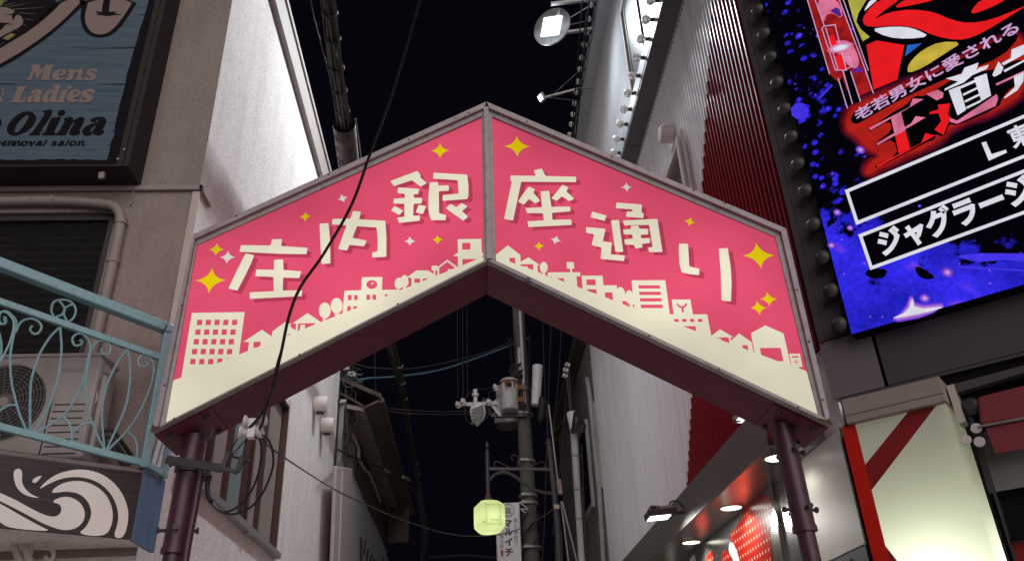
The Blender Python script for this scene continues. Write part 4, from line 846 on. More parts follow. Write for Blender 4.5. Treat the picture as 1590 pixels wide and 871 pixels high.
part("white_wall", corr(lambda y: min(ztop, max(1.70, zb_(step(y)))), ztop, YN, YE), M['corr_white'], rb, True)
part("white_wall", corr(ZL + .28, ZR - .01, YN, YE, .085, .014), M['corr_white'], rb, True)
part("lower_band", MB().box((XR + .004, YN, 1.70), (XR + .02, YN + .52, 2.28)), M['pillar_white'], rb)
part("base_wall", MB().box((XR + .02, YN + .03, -1.6), (XR + .2, YE, 1.69)), M['charcoal'], rb)
part("core", MB().prism([V(XR + .03, YN + .05, -1.6), V(XR + .03, YE - .01, -1.6), V(9, YE - .01, -1.6), V(9, YN + .05, -1.6)], (0, 0, 12.0)), M['charcoal'], rb)
part("end_wall", MB().box((XR + .0, YE + .001, -1.6), (9, YE + .1, 10.9)), M['corr_white'], rb)
# ledge with bulbs, roof cornice with bulbs
def ledge(z, x0, h, m):
    return MB().box((x0, YN - .3, z), (XR + .03, YE + .05, z + h))
lg = part("ledge", ledge(ZL, 2.245, .05, 0), M['ledge_grey'], rb)
part("ledge_face", MB().box((2.24, YN - .3, ZL + .052), (2.25, YE + .05, ZL + .27)).box((2.252, YN - .3, ZL + .25), (XR, YE + .05, ZL + .27)), M['cornice'], lg)
part("ledge_edge", MB().tube([V(XR - .02, YN - .3, ZL - .008), V(XR - .02, YE, ZL - .008)], .012, 6), M['galv'], lg)
cn_ = part("cornice", ledge(ZR, 2.285, .05, 0), M['cornice'], rb)
part("cornice_face", MB().box((2.28, YN - .3, ZR + .052), (2.29, YE + .05, ZR + .30)), M['cornice'], cn_)
for y in (7.2, 9.1, 11.3, 13.4):
    part("panel_joint", MB().box((2.243, y, ZL - .003), (XR - .03, y + .012, ZL - .0005)), M['ac_dark'], lg)
    part("panel_joint", MB().box((2.283, y + .6, ZR - .003), (XR - .03, y + .612, ZR - .0005)), M['ac_dark'], cn_)
def bulb_mesh():
    g = MB().lathe((0, 0, 0), (-1, 0, 0), [(.012, .055), (.025, .062), (.038, .078), (.044, .098), (.042, .118), (.030, .136), (.010, .143)], 14).mesh("bulb", True)
    s = MB().lathe((0, 0, 0), (-1, 0, 0), [(.012, 0), (.03, .004), (.024, .02), (.024, .045), (.018, .054)], 12).mesh("bulb_socket", True)
    return g, s
gB, sB = bulb_mesh()
def strip(parent, x, z, ys, tilt):
    for y in ys:
        so_ = link("bulb_socket", sB, M['dark_steel'], parent, (x, y, z)); so_.rotation_euler = (0, tilt, 0)
        bo_ = link("bulb", gB, M['bulb'], parent, (x + .02, y, z)); bo_.rotation_euler = (0, tilt, 0); bo_.scale = (1.2, 1.25, 1.25)
    return
ysl = [pZ(px, py, ZL + .1).y for px, py in ((1027, 3), (1018, 33), (1009, 63), (1002, 92), (995, 120), (987, 147), (980, 172), (973, 195), (969, 218), (963, 239))]
ysl += [ysl[-1] + .36 * k for k in range(1, 14)]
strip(lg, 2.24, ZL + .12, [y for y in ysl if y < YE], 0)
ysr = [pZ(px, py, ZR + .1).y for px, py in ((925, 10), (921, 32), (918, 53), (914, 72), (911, 92), (908, 110), (906, 129), (903, 146), (900, 163), (898, 180), (896, 195), (894, 211))]
strip(cn_, 2.28, ZR + .13, [y for y in ysr if y < YE], 0)
# upper window recessed in the white wall, and the lower projecting window frame
uw = part("window", MB().box((XR - .06, 7.5, 9.66), (XR + .01, 9.15, 9.74)).box((XR - .06, 9.10, 7.4), (XR + .01, 9.15, 9.655)), M['trim_pale'], rb)
part("window_recess", MB().box((XR - .025, 7.5, 7.4), (XR - .018, 9.095, 9.655)), M['dark_steel'], uw)
part("window_frame", MB().box((XR - .05, 8.93, 7.4), (XR - .027, 8.97, 9.6)).box((XR - .05, 8.1, 9.55), (XR - .027, 8.925, 9.6)).box((XR - .05, 8.2, 7.4), (XR - .027, 8.24, 9.545)), M['black_frame'], uw)
part("pane", MB().box((XR - .04, 8.26, 7.4), (XR - .03, 8.92, 9.54)), mat("wired_pane", (.075, .075, .07), .35, var=.05), uw)
lw = part("window", MB().box((XR - .10, 7.30, 5.72), (XR - .008, 9.4, 5.83)).box((XR - .10, 7.30, 4.0), (XR - .008, 7.37, 5.715)), M['trim_pale'], rb)
part("pane", MB().box((XR - .05, 7.38, 4.0), (XR - .035, 9.4, 5.71)), mat("dark_pane", (.13, .12, .12), .2), lw)
part("window_frame", MB().box((XR - .07, 7.95, 4.0), (XR - .052, 8.02, 5.70)), M['black_frame'], lw)
vt = part("vent_cap", MB().lathe((XR - .01, 7.66, 6.14), (-1, 0, 0), [(.09, 0), (.115, .02), (.115, .13), (.09, .17), (.03, .175)], 18), M['trim_pale'], rb, True)
part("wall_pipe", MB().tube([V(XR - .05, 7.24, 5.86), V(XR - .05, 7.24, 4.0)], .022, 8), M['trim_pale'], rb, True)
# pipes and small window at the far end of the white wall
part("rain_pipe", MB().tube(catmull([pX(912, 588, 2.42), pX(914, 600, 2.42), pX(917, 625, 2.42), pX(924, 700, 2.42), pX(931, 770, 2.42), pX(938, 880, 2.42)], 5), .05, 10), M['pipe_white'], rb, True)
fw_ = part("far_window", MB().box((XR - .06, 15.26, 3.9), (XR + .3, 15.36, 5.6)), M['trim_pale'], rb)

# chamfered corner: charcoal cladding, bulbs, lower band
z1 = 1.885
wallP = lambda u, z: CP0 + CU * u + V(0, 0, z)
cw = thing("corner_wall", "charcoal panelled corner facade behind the LED screen", "wall", tuple(CP0 + CU * 1.2 + V(0, 0, -1.6)))
def slab(u0, u1, za, zb, d0, d1):
    return MB().prism([wallP(u0, za) + CN * d1, wallP(u1, za) + CN * d1, wallP(u1, zb) + CN * d1, wallP(u0, zb) + CN * d1], -CN * (d1 - d0))
seam_u = [0.0, .33, 2.2, 4.2]
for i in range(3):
    part("lower_panel", slab(seam_u[i] + (.012 if i else -.03), seam_u[i + 1] - .012, z1, 2.30, -.02, .0), (mat("charcoal_panel_lit", (0.17, 0.15, 0.165), .42) if i == 0 else M['charcoal']), cw)  # first panel paler than the rest, spilled light put into its colour
for za, zb in ((2.31, 4.55), (4.56, 6.9), (6.91, 9.2), (9.21, 12)):
    part("upper_panel", slab(.02, 4.2, za, zb, -.02, .0), M['charcoal'], cw)
part("backing", slab(-.02, 4.2, 1.72, 12, -.10, -.03), M['board_black'], cw)
part("edge_trim", slab(-.03, .018, 2.31, 12, -.028, .004), M['charcoal'], cw)
part("underside", slab(.0, 4.2, 1.862, 1.88, -.35, .0), M['charcoal'], cw)
part("recess_header", slab(.0, 4.2, 1.70, 1.861, -.12, -.10), M['dark_steel'], cw)
for px, py in ((1176, -14), (1183, 25), (1193, 62), (1203.5, 98), (1213.5, 137), (1225, 178), (1235.5, 221), (1246, 263), (1257, 304), (1270, 356), (1284, 407), (1297, 458), (1310, 510)):
    p = CP.at(px, py)
    sk = part("bulb", MB().lathe(p, CN, [(.02, .001), (.03, .01), (.03, .03), (.045, .042), (.058, .07), (.055, .098), (.035, .118), (.008, .125)], 16), M['bulb_dim'], cw, True)

# ------------------------------------------------------------------ LED screen
SD = .115
SP = Plane(CP0 + CN * SD, CN, CU)
scr = thing("led_screen", "glowing LED screen with blue splatter, red graphics and Japanese lettering", "screen", tuple(wallP(1.6, 2.3)))
BLc, TLc = SP.uv(SP.at(1323, 519.5)), SP.uv(SP.at(1258, 280))
u0 = (BLc[0] + TLc[0]) / 2; zb0 = SP.at(1323, 519.5).z
part("cabinet", MB().prism([SP.xyz(u0, zb0, -.004), SP.xyz(u0 + 4, zb0, -.004), SP.xyz(u0 + 4, zb0 + 5, -.004), SP.xyz(u0, zb0 + 5, -.004)], -CN * (SD - .004)), M['board_black'], scr)
def led_base():
    m = bpy.data.materials.new("led_picture"); m.use_nodes = True; t = m.node_tree; N, L = t.nodes.new, t.links.new
    t.nodes.remove(t.nodes["Principled BSDF"])
    at = N("ShaderNodeAttribute"); at.attribute_name = "screen_uv"; at.attribute_type = 'GEOMETRY'
    sx = N("ShaderNodeSeparateXYZ"); L(at.outputs["Vector"], sx.inputs[0])
    def math_(op, a, b=None):
        n = N("ShaderNodeMath"); n.operation = op
        for i, v in enumerate((a, b)):
            if v is None: continue
            if isinstance(v, (int, float)): n.inputs[i].default_value = v
            else: L(v, n.inputs[i])
        return n.outputs[0]
    u, v = sx.outputs[0], sx.outputs[1]
    n1 = N("ShaderNodeTexNoise"); n1.inputs["Scale"].default_value = 5; n1.inputs["Detail"].default_value = 8; n1.inputs["Roughness"].default_value = .62
    L(at.outputs["Vector"], n1.inputs["Vector"])
    n2 = N("ShaderNodeTexVoronoi"); n2.inputs["Scale"].default_value = 13; L(at.outputs["Vector"], n2.inputs["Vector"])
    n3 = N("ShaderNodeTexNoise"); n3.inputs["Scale"].default_value = 2.2; L(at.outputs["Vector"], n3.inputs["Vector"])
    # picture: blue low and to the left, breaking into drops higher up
    f = math_('SUBTRACT', 1.36, math_('MULTIPLY', v, .92)); f = math_('SUBTRACT', f, math_('MULTIPLY', u, .72))
    f = math_('MINIMUM', f, .66)
    f = math_('ADD', f, math_('MULTIPLY', math_('SUBTRACT', n1.outputs["Fac"], .5), 1.7))
    blue = N("ShaderNodeMapRange"); blue.inputs[1].default_value = .40; blue.inputs[2].default_value = .50; L(f, blue.inputs[0])
    drop = N("ShaderNodeMapRange"); drop.inputs[1].default_value = .42; drop.inputs[2].default_value = .34
    L(math_('ADD', n2.outputs["Distance"], math_('MULTIPLY', math_('ABSOLUTE', math_('SUBTRACT', u, .18)), .50)), drop.inputs[0])
    sel = N("ShaderNodeMapRange"); sel.inputs[1].default_value = .47; sel.inputs[2].default_value = .53; L(n1.outputs["Fac"], sel.inputs[0])
    msk = math_('MAXIMUM', blue.outputs[0], math_('MULTIPLY', drop.outputs[0], sel.outputs[0]))
    tone = N("ShaderNodeValToRGB"); L(n3.outputs["Fac"], tone.inputs[0])
    e = tone.color_ramp.elements; e[0].position, e[0].color = .35, (.012, .012, .42, 1); e[1].position, e[1].color = .60, (.035, .025, .84, 1)
    e2 = tone.color_ramp.elements.new(.70); e2.color = (.30, .07, .62, 1)
    spk = N("ShaderNodeMapRange"); spk.inputs[1].default_value = .10; spk.inputs[2].default_value = .04; L(n2.outputs["Distance"], spk.inputs[0])
    mx = N("ShaderNodeMix"); mx.data_type = 'RGBA'; L(math_('MULTIPLY', spk.outputs[0], .8), mx.inputs[0]); L(tone.outputs[0], mx.inputs[6]); mx.inputs[7].default_value = (.55, .16, .75, 1)
    m2 = N("ShaderNodeMix"); m2.data_type = 'RGBA'; L(msk, m2.inputs[0]); m2.inputs[6].default_value = (.0014, .0011, .003, 1); L(mx.outputs[2], m2.inputs[7])
    # LED dot raster
    def dots(x): return math_('ADD', .72, math_('MULTIPLY', math_('ABSOLUTE', math_('SINE', math_('MULTIPLY', x, 330))), .45))
    em = N("ShaderNodeEmission"); L(m2.outputs[2], em.inputs[0]); 
    n5 = N("ShaderNodeTexNoise"); n5.inputs["Scale"].default_value = 26; n5.inputs["Detail"].default_value = 6; n5.inputs["Roughness"].default_value = .7; L(at.outputs["Vector"], n5.inputs["Vector"])
    L(math_('MULTIPLY', math_('MULTIPLY', dots(u), dots(v)), math_('ADD', .15, math_('MULTIPLY', n5.outputs["Fac"], 1.7))), em.inputs[1])
    L(em.outputs[0], t.nodes["Material Output"].inputs[0]); return m
def scr_uv(o):
    me = o.data; a = me.attributes.new("screen_uv", 'FLOAT_VECTOR', 'POINT')
    for i, vv in enumerate(me.vertices):
        q = SP.uv(vv.co); a.data[i].vector = (q[0] - u0, q[1] - zb0, 0)
    return o
pic = scr_uv(part("picture", MB().poly([SP.xyz(u0 + .004, zb0 + .004, 0), SP.xyz(u0 + 4, zb0 + .004, 0), SP.xyz(u0 + 4, zb0 + 5, 0), SP.xyz(u0 + .004, zb0 + 5, 0)]), led_base(), scr))
def led(name, col, st=1.0, noise=0.0):
    m = emis(name, col, st); t = m.node_tree; N, L = t.nodes.new, t.links.new
    g = N("ShaderNodeNewGeometry"); n = N("ShaderNodeTexNoise"); n.inputs["Scale"].default_value = 9; n.inputs["Detail"].default_value = 5; L(g.outputs["Position"], n.inputs["Vector"])
    mr = N("ShaderNodeMapRange"); mr.inputs[1].default_value = .3; mr.inputs[2].default_value = .7; mr.inputs[3].default_value = st * (1 - noise); mr.inputs[4].default_value = st * (1 + noise * .5)
    L(n.outputs["Fac"], mr.inputs[0]); L(mr.outputs[0], t.nodes["Emission"].inputs[1]); return m
E_ = {'red1': led("led_glow_a", (.030, .002, .012), 1, .5), 'red2': led("led_glow_b", (.085, .004, .014), 1, .5), 'red3': led("led_glow_c", (.17, .006, .012), 1, .4), 'red4': led("led_glow_d", (.27, .008, .010), 1, .3), 'red5': led("led_glow_e", (.42, .014, .010), 1, .25),
      'vio1': led("led_glow_f", (.16, .05, .62), 1, .2), 'vio2': led("led_glow_g", (.38, .16, .72), 1, .2), 'red': led("led_red", (.80, .012, .016), 1, .12), 'darkred': led("led_dark_red", (.36, .012, .012), 1, .35), 'black': led("led_black", (.0014, .001, .002)), 'white': led("led_white", (.72, .72, .80), 1, .1),
      'pink': led("led_pink", (.72, .18, .32), 1, .3), 'yellow': led("led_yellow", (.55, .42, .05), 1, .2), 'olive': led("led_olive", (.45, .42, .06), 1, .3), 'blue': led("led_blue", (.02, .12, .50), 1, .1), 'violet': led("led_violet", (.10, .02, .30), 1, .4), 'lilac': led("led_lilac", (.60, .36, .62), 1, .15), 'bluebright': led("led_bright_blue", (.06, .035, .80), 1, .3)}
Q7, Q5 = 7.571, 5.679
def sart(name, polys, lift, k, sm=0): return art(name, polys, SP, lift, E_[k], pic, sm)
def offs(p, d):
    c = (sum(x for x, y in p) / len(p), sum(y for x, y in p) / len(p)); n = len(p); out = []
    ar_ = sum(p[i][0] * p[(i + 1) % n][1] - p[(i + 1) % n][0] * p[i][1] for i in range(n)); sg = 1 if ar_ > 0 else -1
    for i in range(n):
        a, b = Vector(p[i - 1]), Vector(p[(i + 1) % n]); t = (b - a).normalized(); out.append((p[i][0] + sg * t.y * d, p[i][1] - sg * t.x * d))
    return out
def sone(name, polys, lift, k): return art_one(name, polys, SP, lift, E_[k], pic)
rib = cr((1210, 0), Q7, [(300, -60), (690, -60), (1038, 871)]) + [(1356, 147), (1336, 161)] + cr((1210, 0), Q7, [(590, 871), (500, 590), (330, 0)])
sart("ribbon", [rib], .001, 'darkred')
sart("ribbon_glow", [ellipse(1290, 30, 20, 34, 20, -.25), ellipse(1318, 95, 22, 40, 20, -.3)], .0015, 'red4')
sart("ribbon_glow", [cr((1210, 0), Q7, p) for p in ([(420, -20), (690, -20), (770, 240), (560, 160), (520, 300)], [(560, 520), (720, 470), (860, 500), (960, 760), (860, 830), (700, 640)])], .002, 'pink', 2)
sart("ribbon_block", [cr((1210, 0), Q7, p) for p in ([(575, 430), (640, 400), (720, 640), (600, 600)], [(640, 670), (730, 640), (780, 820), (680, 825)])], .003, 'red')
sart("ribbon_shade", [cr((1210, 0), Q7, p) for p in ([(530, 190), (640, 150), (780, 290), (680, 330), (560, 290)], [(540, 330), (630, 325), (660, 420), (590, 400)])], .003, 'darkred', 1)
sart("ribbon_tint", [cr((1210, 0), Q7, [(590, 130), (700, 80), (740, 220), (640, 160)]), cr((1210, 0), Q7, [(830, 850), (950, 770), (990, 860)])], .004, 'violet', 1)
lines = []
def ln(o, sc, pts, wd, k='lilac', lift=.005, nm="ribbon_line"):
    pts = cr(o, sc, pts)
    for i in range(len(pts) - 1):
        a, b = Vector(pts[i] + (0,)), Vector(pts[i + 1] + (0,)); d = (b - a).normalized(); n_ = Vector((-d.y, d.x, 0)) * wd / 2; a = a - d * wd * .4; b = b + d * wd * .4
        lines.append((k, lift, nm, [(q.x, q.y) for q in (a + n_, b + n_, b - n_, a - n_)]))
for pts in ([(420, 0), (530, 310), (655, 295), (790, 830), (660, 828), (500, 340), (525, 310)], [(705, 0), (1030, 871)], [(745, -20), (1045, 830)], [(330, 0), (590, 871)], [(545, 330), (690, 825)], [(780, 820), (860, 780), (820, 670), (760, 680)]): ln((1210, 0), Q7, pts, 1.5)
for pts in ([(520, 70), (600, 330)], [(560, 0), (645, 290)], [(630, 10), (715, 270)], [(760, 0), (830, 200)]): ln((1210, 110), Q5, pts, 1.6)
sart("ribbon_gap", [cr((1210, 110), Q5, [(570, -5), (625, -5), (712, 275), (650, 295)]), cr((1210, 110), Q5, [(530, 90), (555, 60), (640, 290), (605, 320)])], .004, 'black')
for k, lf, nm, p in lines: sart(nm, [p], lf, k)
for f_, k_, lf_ in ((1.5, 'pink', .0061), (1.15, 'lilac', .0065), (.8, 'white', .007)): sart("glint", [ellipse(1305, 74.5, 14 * f_, 4.6 * f_, 20, -.25)], lf_, k_)
sart("swoosh_back", [cr((1310, 0), Q5, [(245, -20), (140, 90), (110, 180), (150, 270), (240, 350), (170, 385), (180, 410), (300, 345), (530, 390), (480, 670), (560, 640), (900, 560), (1100, 400), (1650, 90), (1650, -20)])], .001, 'black')
sart("swoosh_yellow", [cr((1210, 0), Q7, [(800, -20), (1040, -20), (930, 160), (905, 260), (960, 350), (1065, 440), (980, 490), (880, 260)])], .002, 'olive')
sart("swoosh_red", [cr((1310, 0), Q5, p) for p in ([(320, -10), (180, 130), (165, 210), (230, 245), (480, 225), (650, 250), (800, 320), (1000, 360), (1150, 330), (1350, 220), (1650, 30), (1590, 60), (1300, 180), (1100, 210), (950, 180), (800, 110), (600, 85), (400, 110), (250, 185), (380, 80), (510, -10)], [(545, -10), (430, 80), (600, 50), (780, 10), (805, -10)], [(1215, -10), (1120, 100), (1140, 130), (1300, 70), (1450, -10)])], .003, 'red', 1)
sart("swoosh_red", [cr((1310, 0), Q5, [(200, 400), (290, 360), (535, 400), (470, 720), (270, 840)])], .002, 'red')
sart("swoosh_white", [cr((1310, 0), Q5, p) for p in ([(240, 260), (380, 240), (540, 238), (650, 265), (760, 325), (560, 348), (380, 330)], [(170, 115), (240, -10), (310, -10), (230, 60)])], .003, 'white', 1)
sart("swoosh_blue", [cr((1310, 0), Q5, [(560, 400), (690, 385), (600, 455), (540, 500)])], .003, 'blue')
sart("swoosh_gold", [cr((1310, 0), Q5, [(560, 600), (600, 530), (700, 440), (850, 370), (1050, 375), (900, 470), (700, 600), (570, 650)])], .003, 'yellow', 1)
o12 = (1310, 120)
tg_ = cr(o12, Q5, [(0, 420), (15, 320), (80, 250), (300, 150), (620, 20), (900, -90), (1200, -260), (1600, -440), (1650, 100), (1400, 300), (950, 440), (880, 570), (350, 800), (230, 880), (165, 850), (220, 730), (330, 700), (190, 640), (120, 540), (20, 480)])
for d_, k_, lf_ in ((9, 'red1', .0022), (6, 'red2', .0026), (3, 'red3', .003), (0, 'red4', .0034), (-3, 'red5', .0038)): sart("title_glow", [offs(tg_, d_)], lf_, k_, 2)
sart("title_band", [cr(o12, Q5, [(60, 390), (75, 330), (130, 285), (400, 165), (700, 25), (1000, -140), (1300, -300), (1480, -400), (1560, -360), (1400, -180), (1100, -60), (800, 60), (500, 200), (200, 370), (110, 420)]),
      cr(o12, Q5, [(215, 470), (400, 330), (560, 240), (620, 165), (720, 170), (900, 60), (1080, -60), (1300, -50), (1500, -150), (1650, -150), (1650, 20), (1480, 90), (1400, 180), (1370, 270), (1000, 430), (930, 410), (890, 530), (800, 500), (815, 545), (700, 590), (300, 810), (270, 780), (480, 690), (440, 540), (300, 605), (280, 580), (430, 470), (400, 380), (240, 480)])], .005, 'black', 1)
tb = MB()
text_px(tb, "老若男女に愛される", SP, (1331, 188), (1584, 47), .115, .022, .008)
part("lettering", tb, E_['lilac'], pic)
sone("lettering_stroke", [cr(o12, Q5, p) for p in ([(225, 450), (580, 265), (610, 190), (705, 195), (240, 468)], [(290, 585), (595, 408), (635, 345), (722, 357), (300, 602)], [(415, 350), (505, 305), (545, 470), (452, 520)], [(725, 150), (830, 112), (880, 140), (875, 180), (820, 205)], [(1340, 60), (1600, -60), (1600, -40), (1350, 75)], [(940, 360), (1000, 385), (1350, 150), (1362, 190), (1340, 255), (1000, 412), (935, 395)])], .008, 'pink')
sone("lettering_stroke", [cr(o12, Q5, p) for p in ([(290, 780), (685, 580), (720, 495), (808, 515), (300, 797)], [(452, 520), (545, 470), (590, 640), (490, 690)], [(755, 310), (838, 285), (830, 245), (940, 232), (920, 330), (945, 362), (925, 400), (880, 510), (800, 465), (860, 390), (835, 318), (760, 328)])], .008, 'red')
sone("lettering_stroke", [cr((1310, 0), Q5, p) for p in ([(900, 695), (1040, 655), (1065, 600), (1190, 555), (1165, 640), (1060, 730), (890, 802), (890, 786), (1010, 722)], [(1190, 602), (1282, 572), (1262, 610), (1130, 668)], [(1150, 690), (1260, 650), (1268, 690), (1300, 845), (1215, 895), (1165, 740)], [(925, 800), (1020, 762), (1080, 970), (1005, 1020)],
      [(1010, 770), (1170, 700), (1175, 722), (1015, 792)], [(1050, 830), (1180, 768), (1185, 785), (1055, 848)], [(1065, 890), (1195, 828), (1200, 845), (1070, 908)], [(1080, 945), (1208, 883), (1214, 900), (1085, 963)],
      [(1310, 665), (1365, 545), (1410, 600), (1385, 650), (1330, 680)], [(1395, 560), (1475, 515), (1480, 440), (1590, 395), (1640, 400), (1640, 455), (1410, 580)], [(1410, 622), (1640, 505), (1640, 520), (1420, 640)], [(1500, 670), (1590, 635), (1585, 720), (1530, 800), (1420, 872), (1415, 860), (1510, 770)])], .008, 'white')
# outlined boxes
def obox_(outer, k):
    sart("box_fill", [outer], .009, 'black')
    for i in range(4):
        a, b = Vector(outer[i] + (0,)), Vector(outer[(i + 1) % 4] + (0,)); d = (b - a).normalized(); n_ = Vector((-d.y, d.x, 0)) * 2.6
        q = [a + n_ - d * 2.6, b + n_ + d * 2.6, b - n_ + d * 2.6, a - n_ - d * 2.6]
        sart("box_line", [[(p.x, p.y) for p in q]], .010, k)
ext = lambda a, b, x: (x, a[1] + (b[1] - a[1]) / (b[0] - a[0]) * (x - a[0]))
obox_([(1315, 297), ext((1315, 297), (1590, 181), 1660), ext((1331, 346), (1590, 243), 1660), (1331, 346)], 'white')
obox_([(1336, 366), ext((1336, 366), (1590, 266), 1660), ext((1353, 416), (1590, 330), 1660), (1353, 416)], 'white')
sart("lettering_stroke", [cr(o12, Q5, [(1215, 580), (1255, 568), (1305, 680), (1430, 640), (1440, 665), (1280, 738)])], .011, 'white')
tb = MB(); text_px(tb, "東京", SP, (1573, 229), (1638, 203), .17, .03, .011); part("lettering", tb, E_['white'], pic)
tb = MB(); text_px(tb, "ジャグラージ", SP, (1369, 396), (1612, 304), .21, .045, .011); part("lettering", tb, E_['white'], pic)
sart("ink_blot", [ellipse(1242, 173, 13, 12, 16, .3, .15, 7)], .002, 'bluebright')
sart("ink_streak", [cr((1210, 110), Q5, [(340, 240), (460, 120), (475, 130), (375, 235), (350, 250)])], .002, 'bluebright')
sart("ink_blot", [cr((1150, 250), 3.005, p) for p in ([(575, 530), (600, 500), (690, 505), (670, 545), (620, 550)], [(810, 500), (830, 490), (880, 520), (910, 545), (870, 555), (830, 540)])], .002, 'black', 1)
sart("ink_streak", [cr((1150, 250), 3.005, p) for p in ([(1000, 445), (1120, 430), (1340, 432), (1340, 470), (1230, 462), (1100, 472)], [(890, 488), (1100, 492), (1330, 508), (1330, 514), (1100, 503)])], .002, 'bluebright')
gl_ = cr((1150, 250), 3.005, [(690, 742), (780, 700), (800, 630), (815, 690), (970, 672), (870, 710)])
for d_, k_, lf_ in ((6, 'vio1', .003), (3, 'vio2', .0034), (0, 'lilac', .004), (-1.5, 'white', .0045)): sart("glint", [offs(gl_, d_)], lf_, k_, 1)
for cx_, cy_, r_ in ((1471, 423, 9), (1436, 463, 8), (1336, 233, 7), (1291, 381, 6), (1320, 354, 5), (1300, 330, 6)):
    for f_, k_, lf_ in ((1, 'vio1', .003), (.6, 'vio2', .0034), (.3, 'lilac', .004)): sart("glint", [ellipse(cx_, cy_, r_ * f_, r_ * f_ * .8, 14, .3, .12, 5)], lf_, k_)
# ------------------------------------------------------------------ floodlights
def spot(name, loc, to, energy, ang, blend, col, size=.08):
    d = bpy.data.lights.new(name, 'SPOT'); d.energy = energy; d.spot_size = R(ang); d.spot_blend = blend; d.color = col; d.shadow_soft_size = size
    o = bpy.data.objects.new(name, d); COL.objects.link(o); o.location = loc
    o.rotation_euler = (Vector(to) - Vector(loc)).to_track_quat('-Z', 'Y').to_euler(); return o
LEDW = emis("led_panel", (0.86, 1.0, 0.97), 9.0)
fl = thing("floodlight", "big round finned floodlight glaring white on twin arms above the bulb lined cornice", "floodlight", tuple(pZ(857, 42, 10.45)))
fcn = pZ(857, 42, 10.45)
c_r, c_u, vd_ = V(.9984, -.0412, -.0394), V(.0148, -.4802, .877), fcn.normalized()
ua = ((c_r + c_u) - vd_ * (c_r + c_u).dot(vd_)).normalized()            # long axis of the tilted disc
n_f = (-vd_ * .74 + ua.cross(vd_) * -.67).normalized()
if n_f.x > (-vd_).x: n_f = (-vd_ * .74 + ua.cross(vd_) * .67).normalized()
va = n_f.cross(ua).normalized()
part("housing", MB().lathe(fcn - n_f * .10, n_f, [(.20, 0), (.30, .04), (.33, .08), (.33, .10), (.26, .105)], 32), M['dark_steel'], fl)
fins = MB()
for k in range(48):
    a = 2 * PI * k / 48; d = ua * math.cos(a) + va * math.sin(a); t_ = ua * -math.sin(a) + va * math.cos(a)
    fins.obox(fcn + d * .295 + n_f * .003, d * .04, t_ * .006, n_f * .012)
fins.lathe(fcn - n_f * .02, n_f, [(.325, 0), (.345, .004), (.345, .03), (.325, .034)], 40)
part("fins", fins, M['galv'], fl)
part("lamp_panel", MB().obox(fcn + n_f * .02, (ua + va) * .121, (va - ua) * .121, n_f * .008), LEDW, fl)
for px0, py0, px1, py1 in ((856, 14, 928, 17), (868, 60, 922, 62)):
    q0 = pZ(px0, py0, 10.55); q1 = pZ(px1, py1, 10.55); q1 = V(2.29, q0.y, 10.78); q0 = V(q0.x, q0.y, 10.66)
    part("arm", MB().bar(q0, q1, .05), M['galv'], fl)
part("yoke", MB().bar(fcn - n_f * .08, V(fcn.x + .12, fcn.y - .18, 10.66), .04).bar(fcn - n_f * .08, V(fcn.x + .1, fcn.y + .3, 10.66), .04), M['galv'], fl)
part("stay", MB().tube([fcn - n_f * .05, V(2.2, fcn.y - .05, 10.9)], .012, 6).tube([fcn - n_f * .05, V(2.2, fcn.y + .3, 10.9)], .008, 6), M['galv'], fl)
spot("floodlight_beam", fcn + n_f * .30, V(-2.3, 6.5, 3.0), 1550, 132, 1.0, (.86, .94, 1.0), .35)
spot("floodlight_spill", fcn + n_f * .30, fcn + V(-.3, -.2, -3), 110, 172, .6, (.82, .93, 1.0), .3)
f2 = thing("floodlight", "small square floodlight on a single arm between the big floodlight and the arch", "floodlight", tuple(pZ(841, 152, 10.5)))
c2 = pZ(841, 152, 10.5); n2_ = V(-.85, -.45, -.45).normalized()
part("housing", MB().obox(c2, V(n2_.y, -n2_.x, 0).normalized() * .075, V(0, 0, .09) - n2_ * (n2_.z * .09), n2_ * .03), M['galv'], f2, bevel=.01)
part("lamp_panel", MB().obox(c2 + n2_ * .034, V(n2_.y, -n2_.x, 0).normalized() * .05, (V(0, 0, .06) - n2_ * (n2_.z * .06)), n2_ * .004), emis("small_led", (.95, 1, .9), 8), f2)
part("arm", MB().bar(c2 + V(.05, 0, .0), V(2.29, c2.y, 10.75), .035), M['galv'], f2)
part("stay", MB().tube([c2 + V(.15, 0, 0), V(2.29, c2.y + .5, 10.85)], .006, 5).tube([c2 + V(.15, 0, 0), V(2.29, c2.y - .5, 10.85)], .006, 5), M['galv'], f2)
spot("small_floodlight_beam", c2 + n2_ * .06, c2 + n2_ * 3, 650, 140, .6, (.95, 1.0, .92), .05)
# wires beside the cornice
for i, (a, b) in enumerate((((905, -10), (887, 222)), ((916, -10), (893, 222)), ((910, 20), (889, 222)))):
    tag(part("wire", MB().tube(sag(pZ(a[0], a[1], 10.4), pZ(b[0], b[1], 10.3), .02 * i, 8), .012 + .004 * (i == 1), 6), M['cable']), ("thin black wire beside the bulb lined cornice, the one farthest out", "thickest of the black wires beside the bulb lined cornice", "shortest of the thin black wires beside the bulb lined cornice")[i], "wire", "wires along the bulb lined cornice")

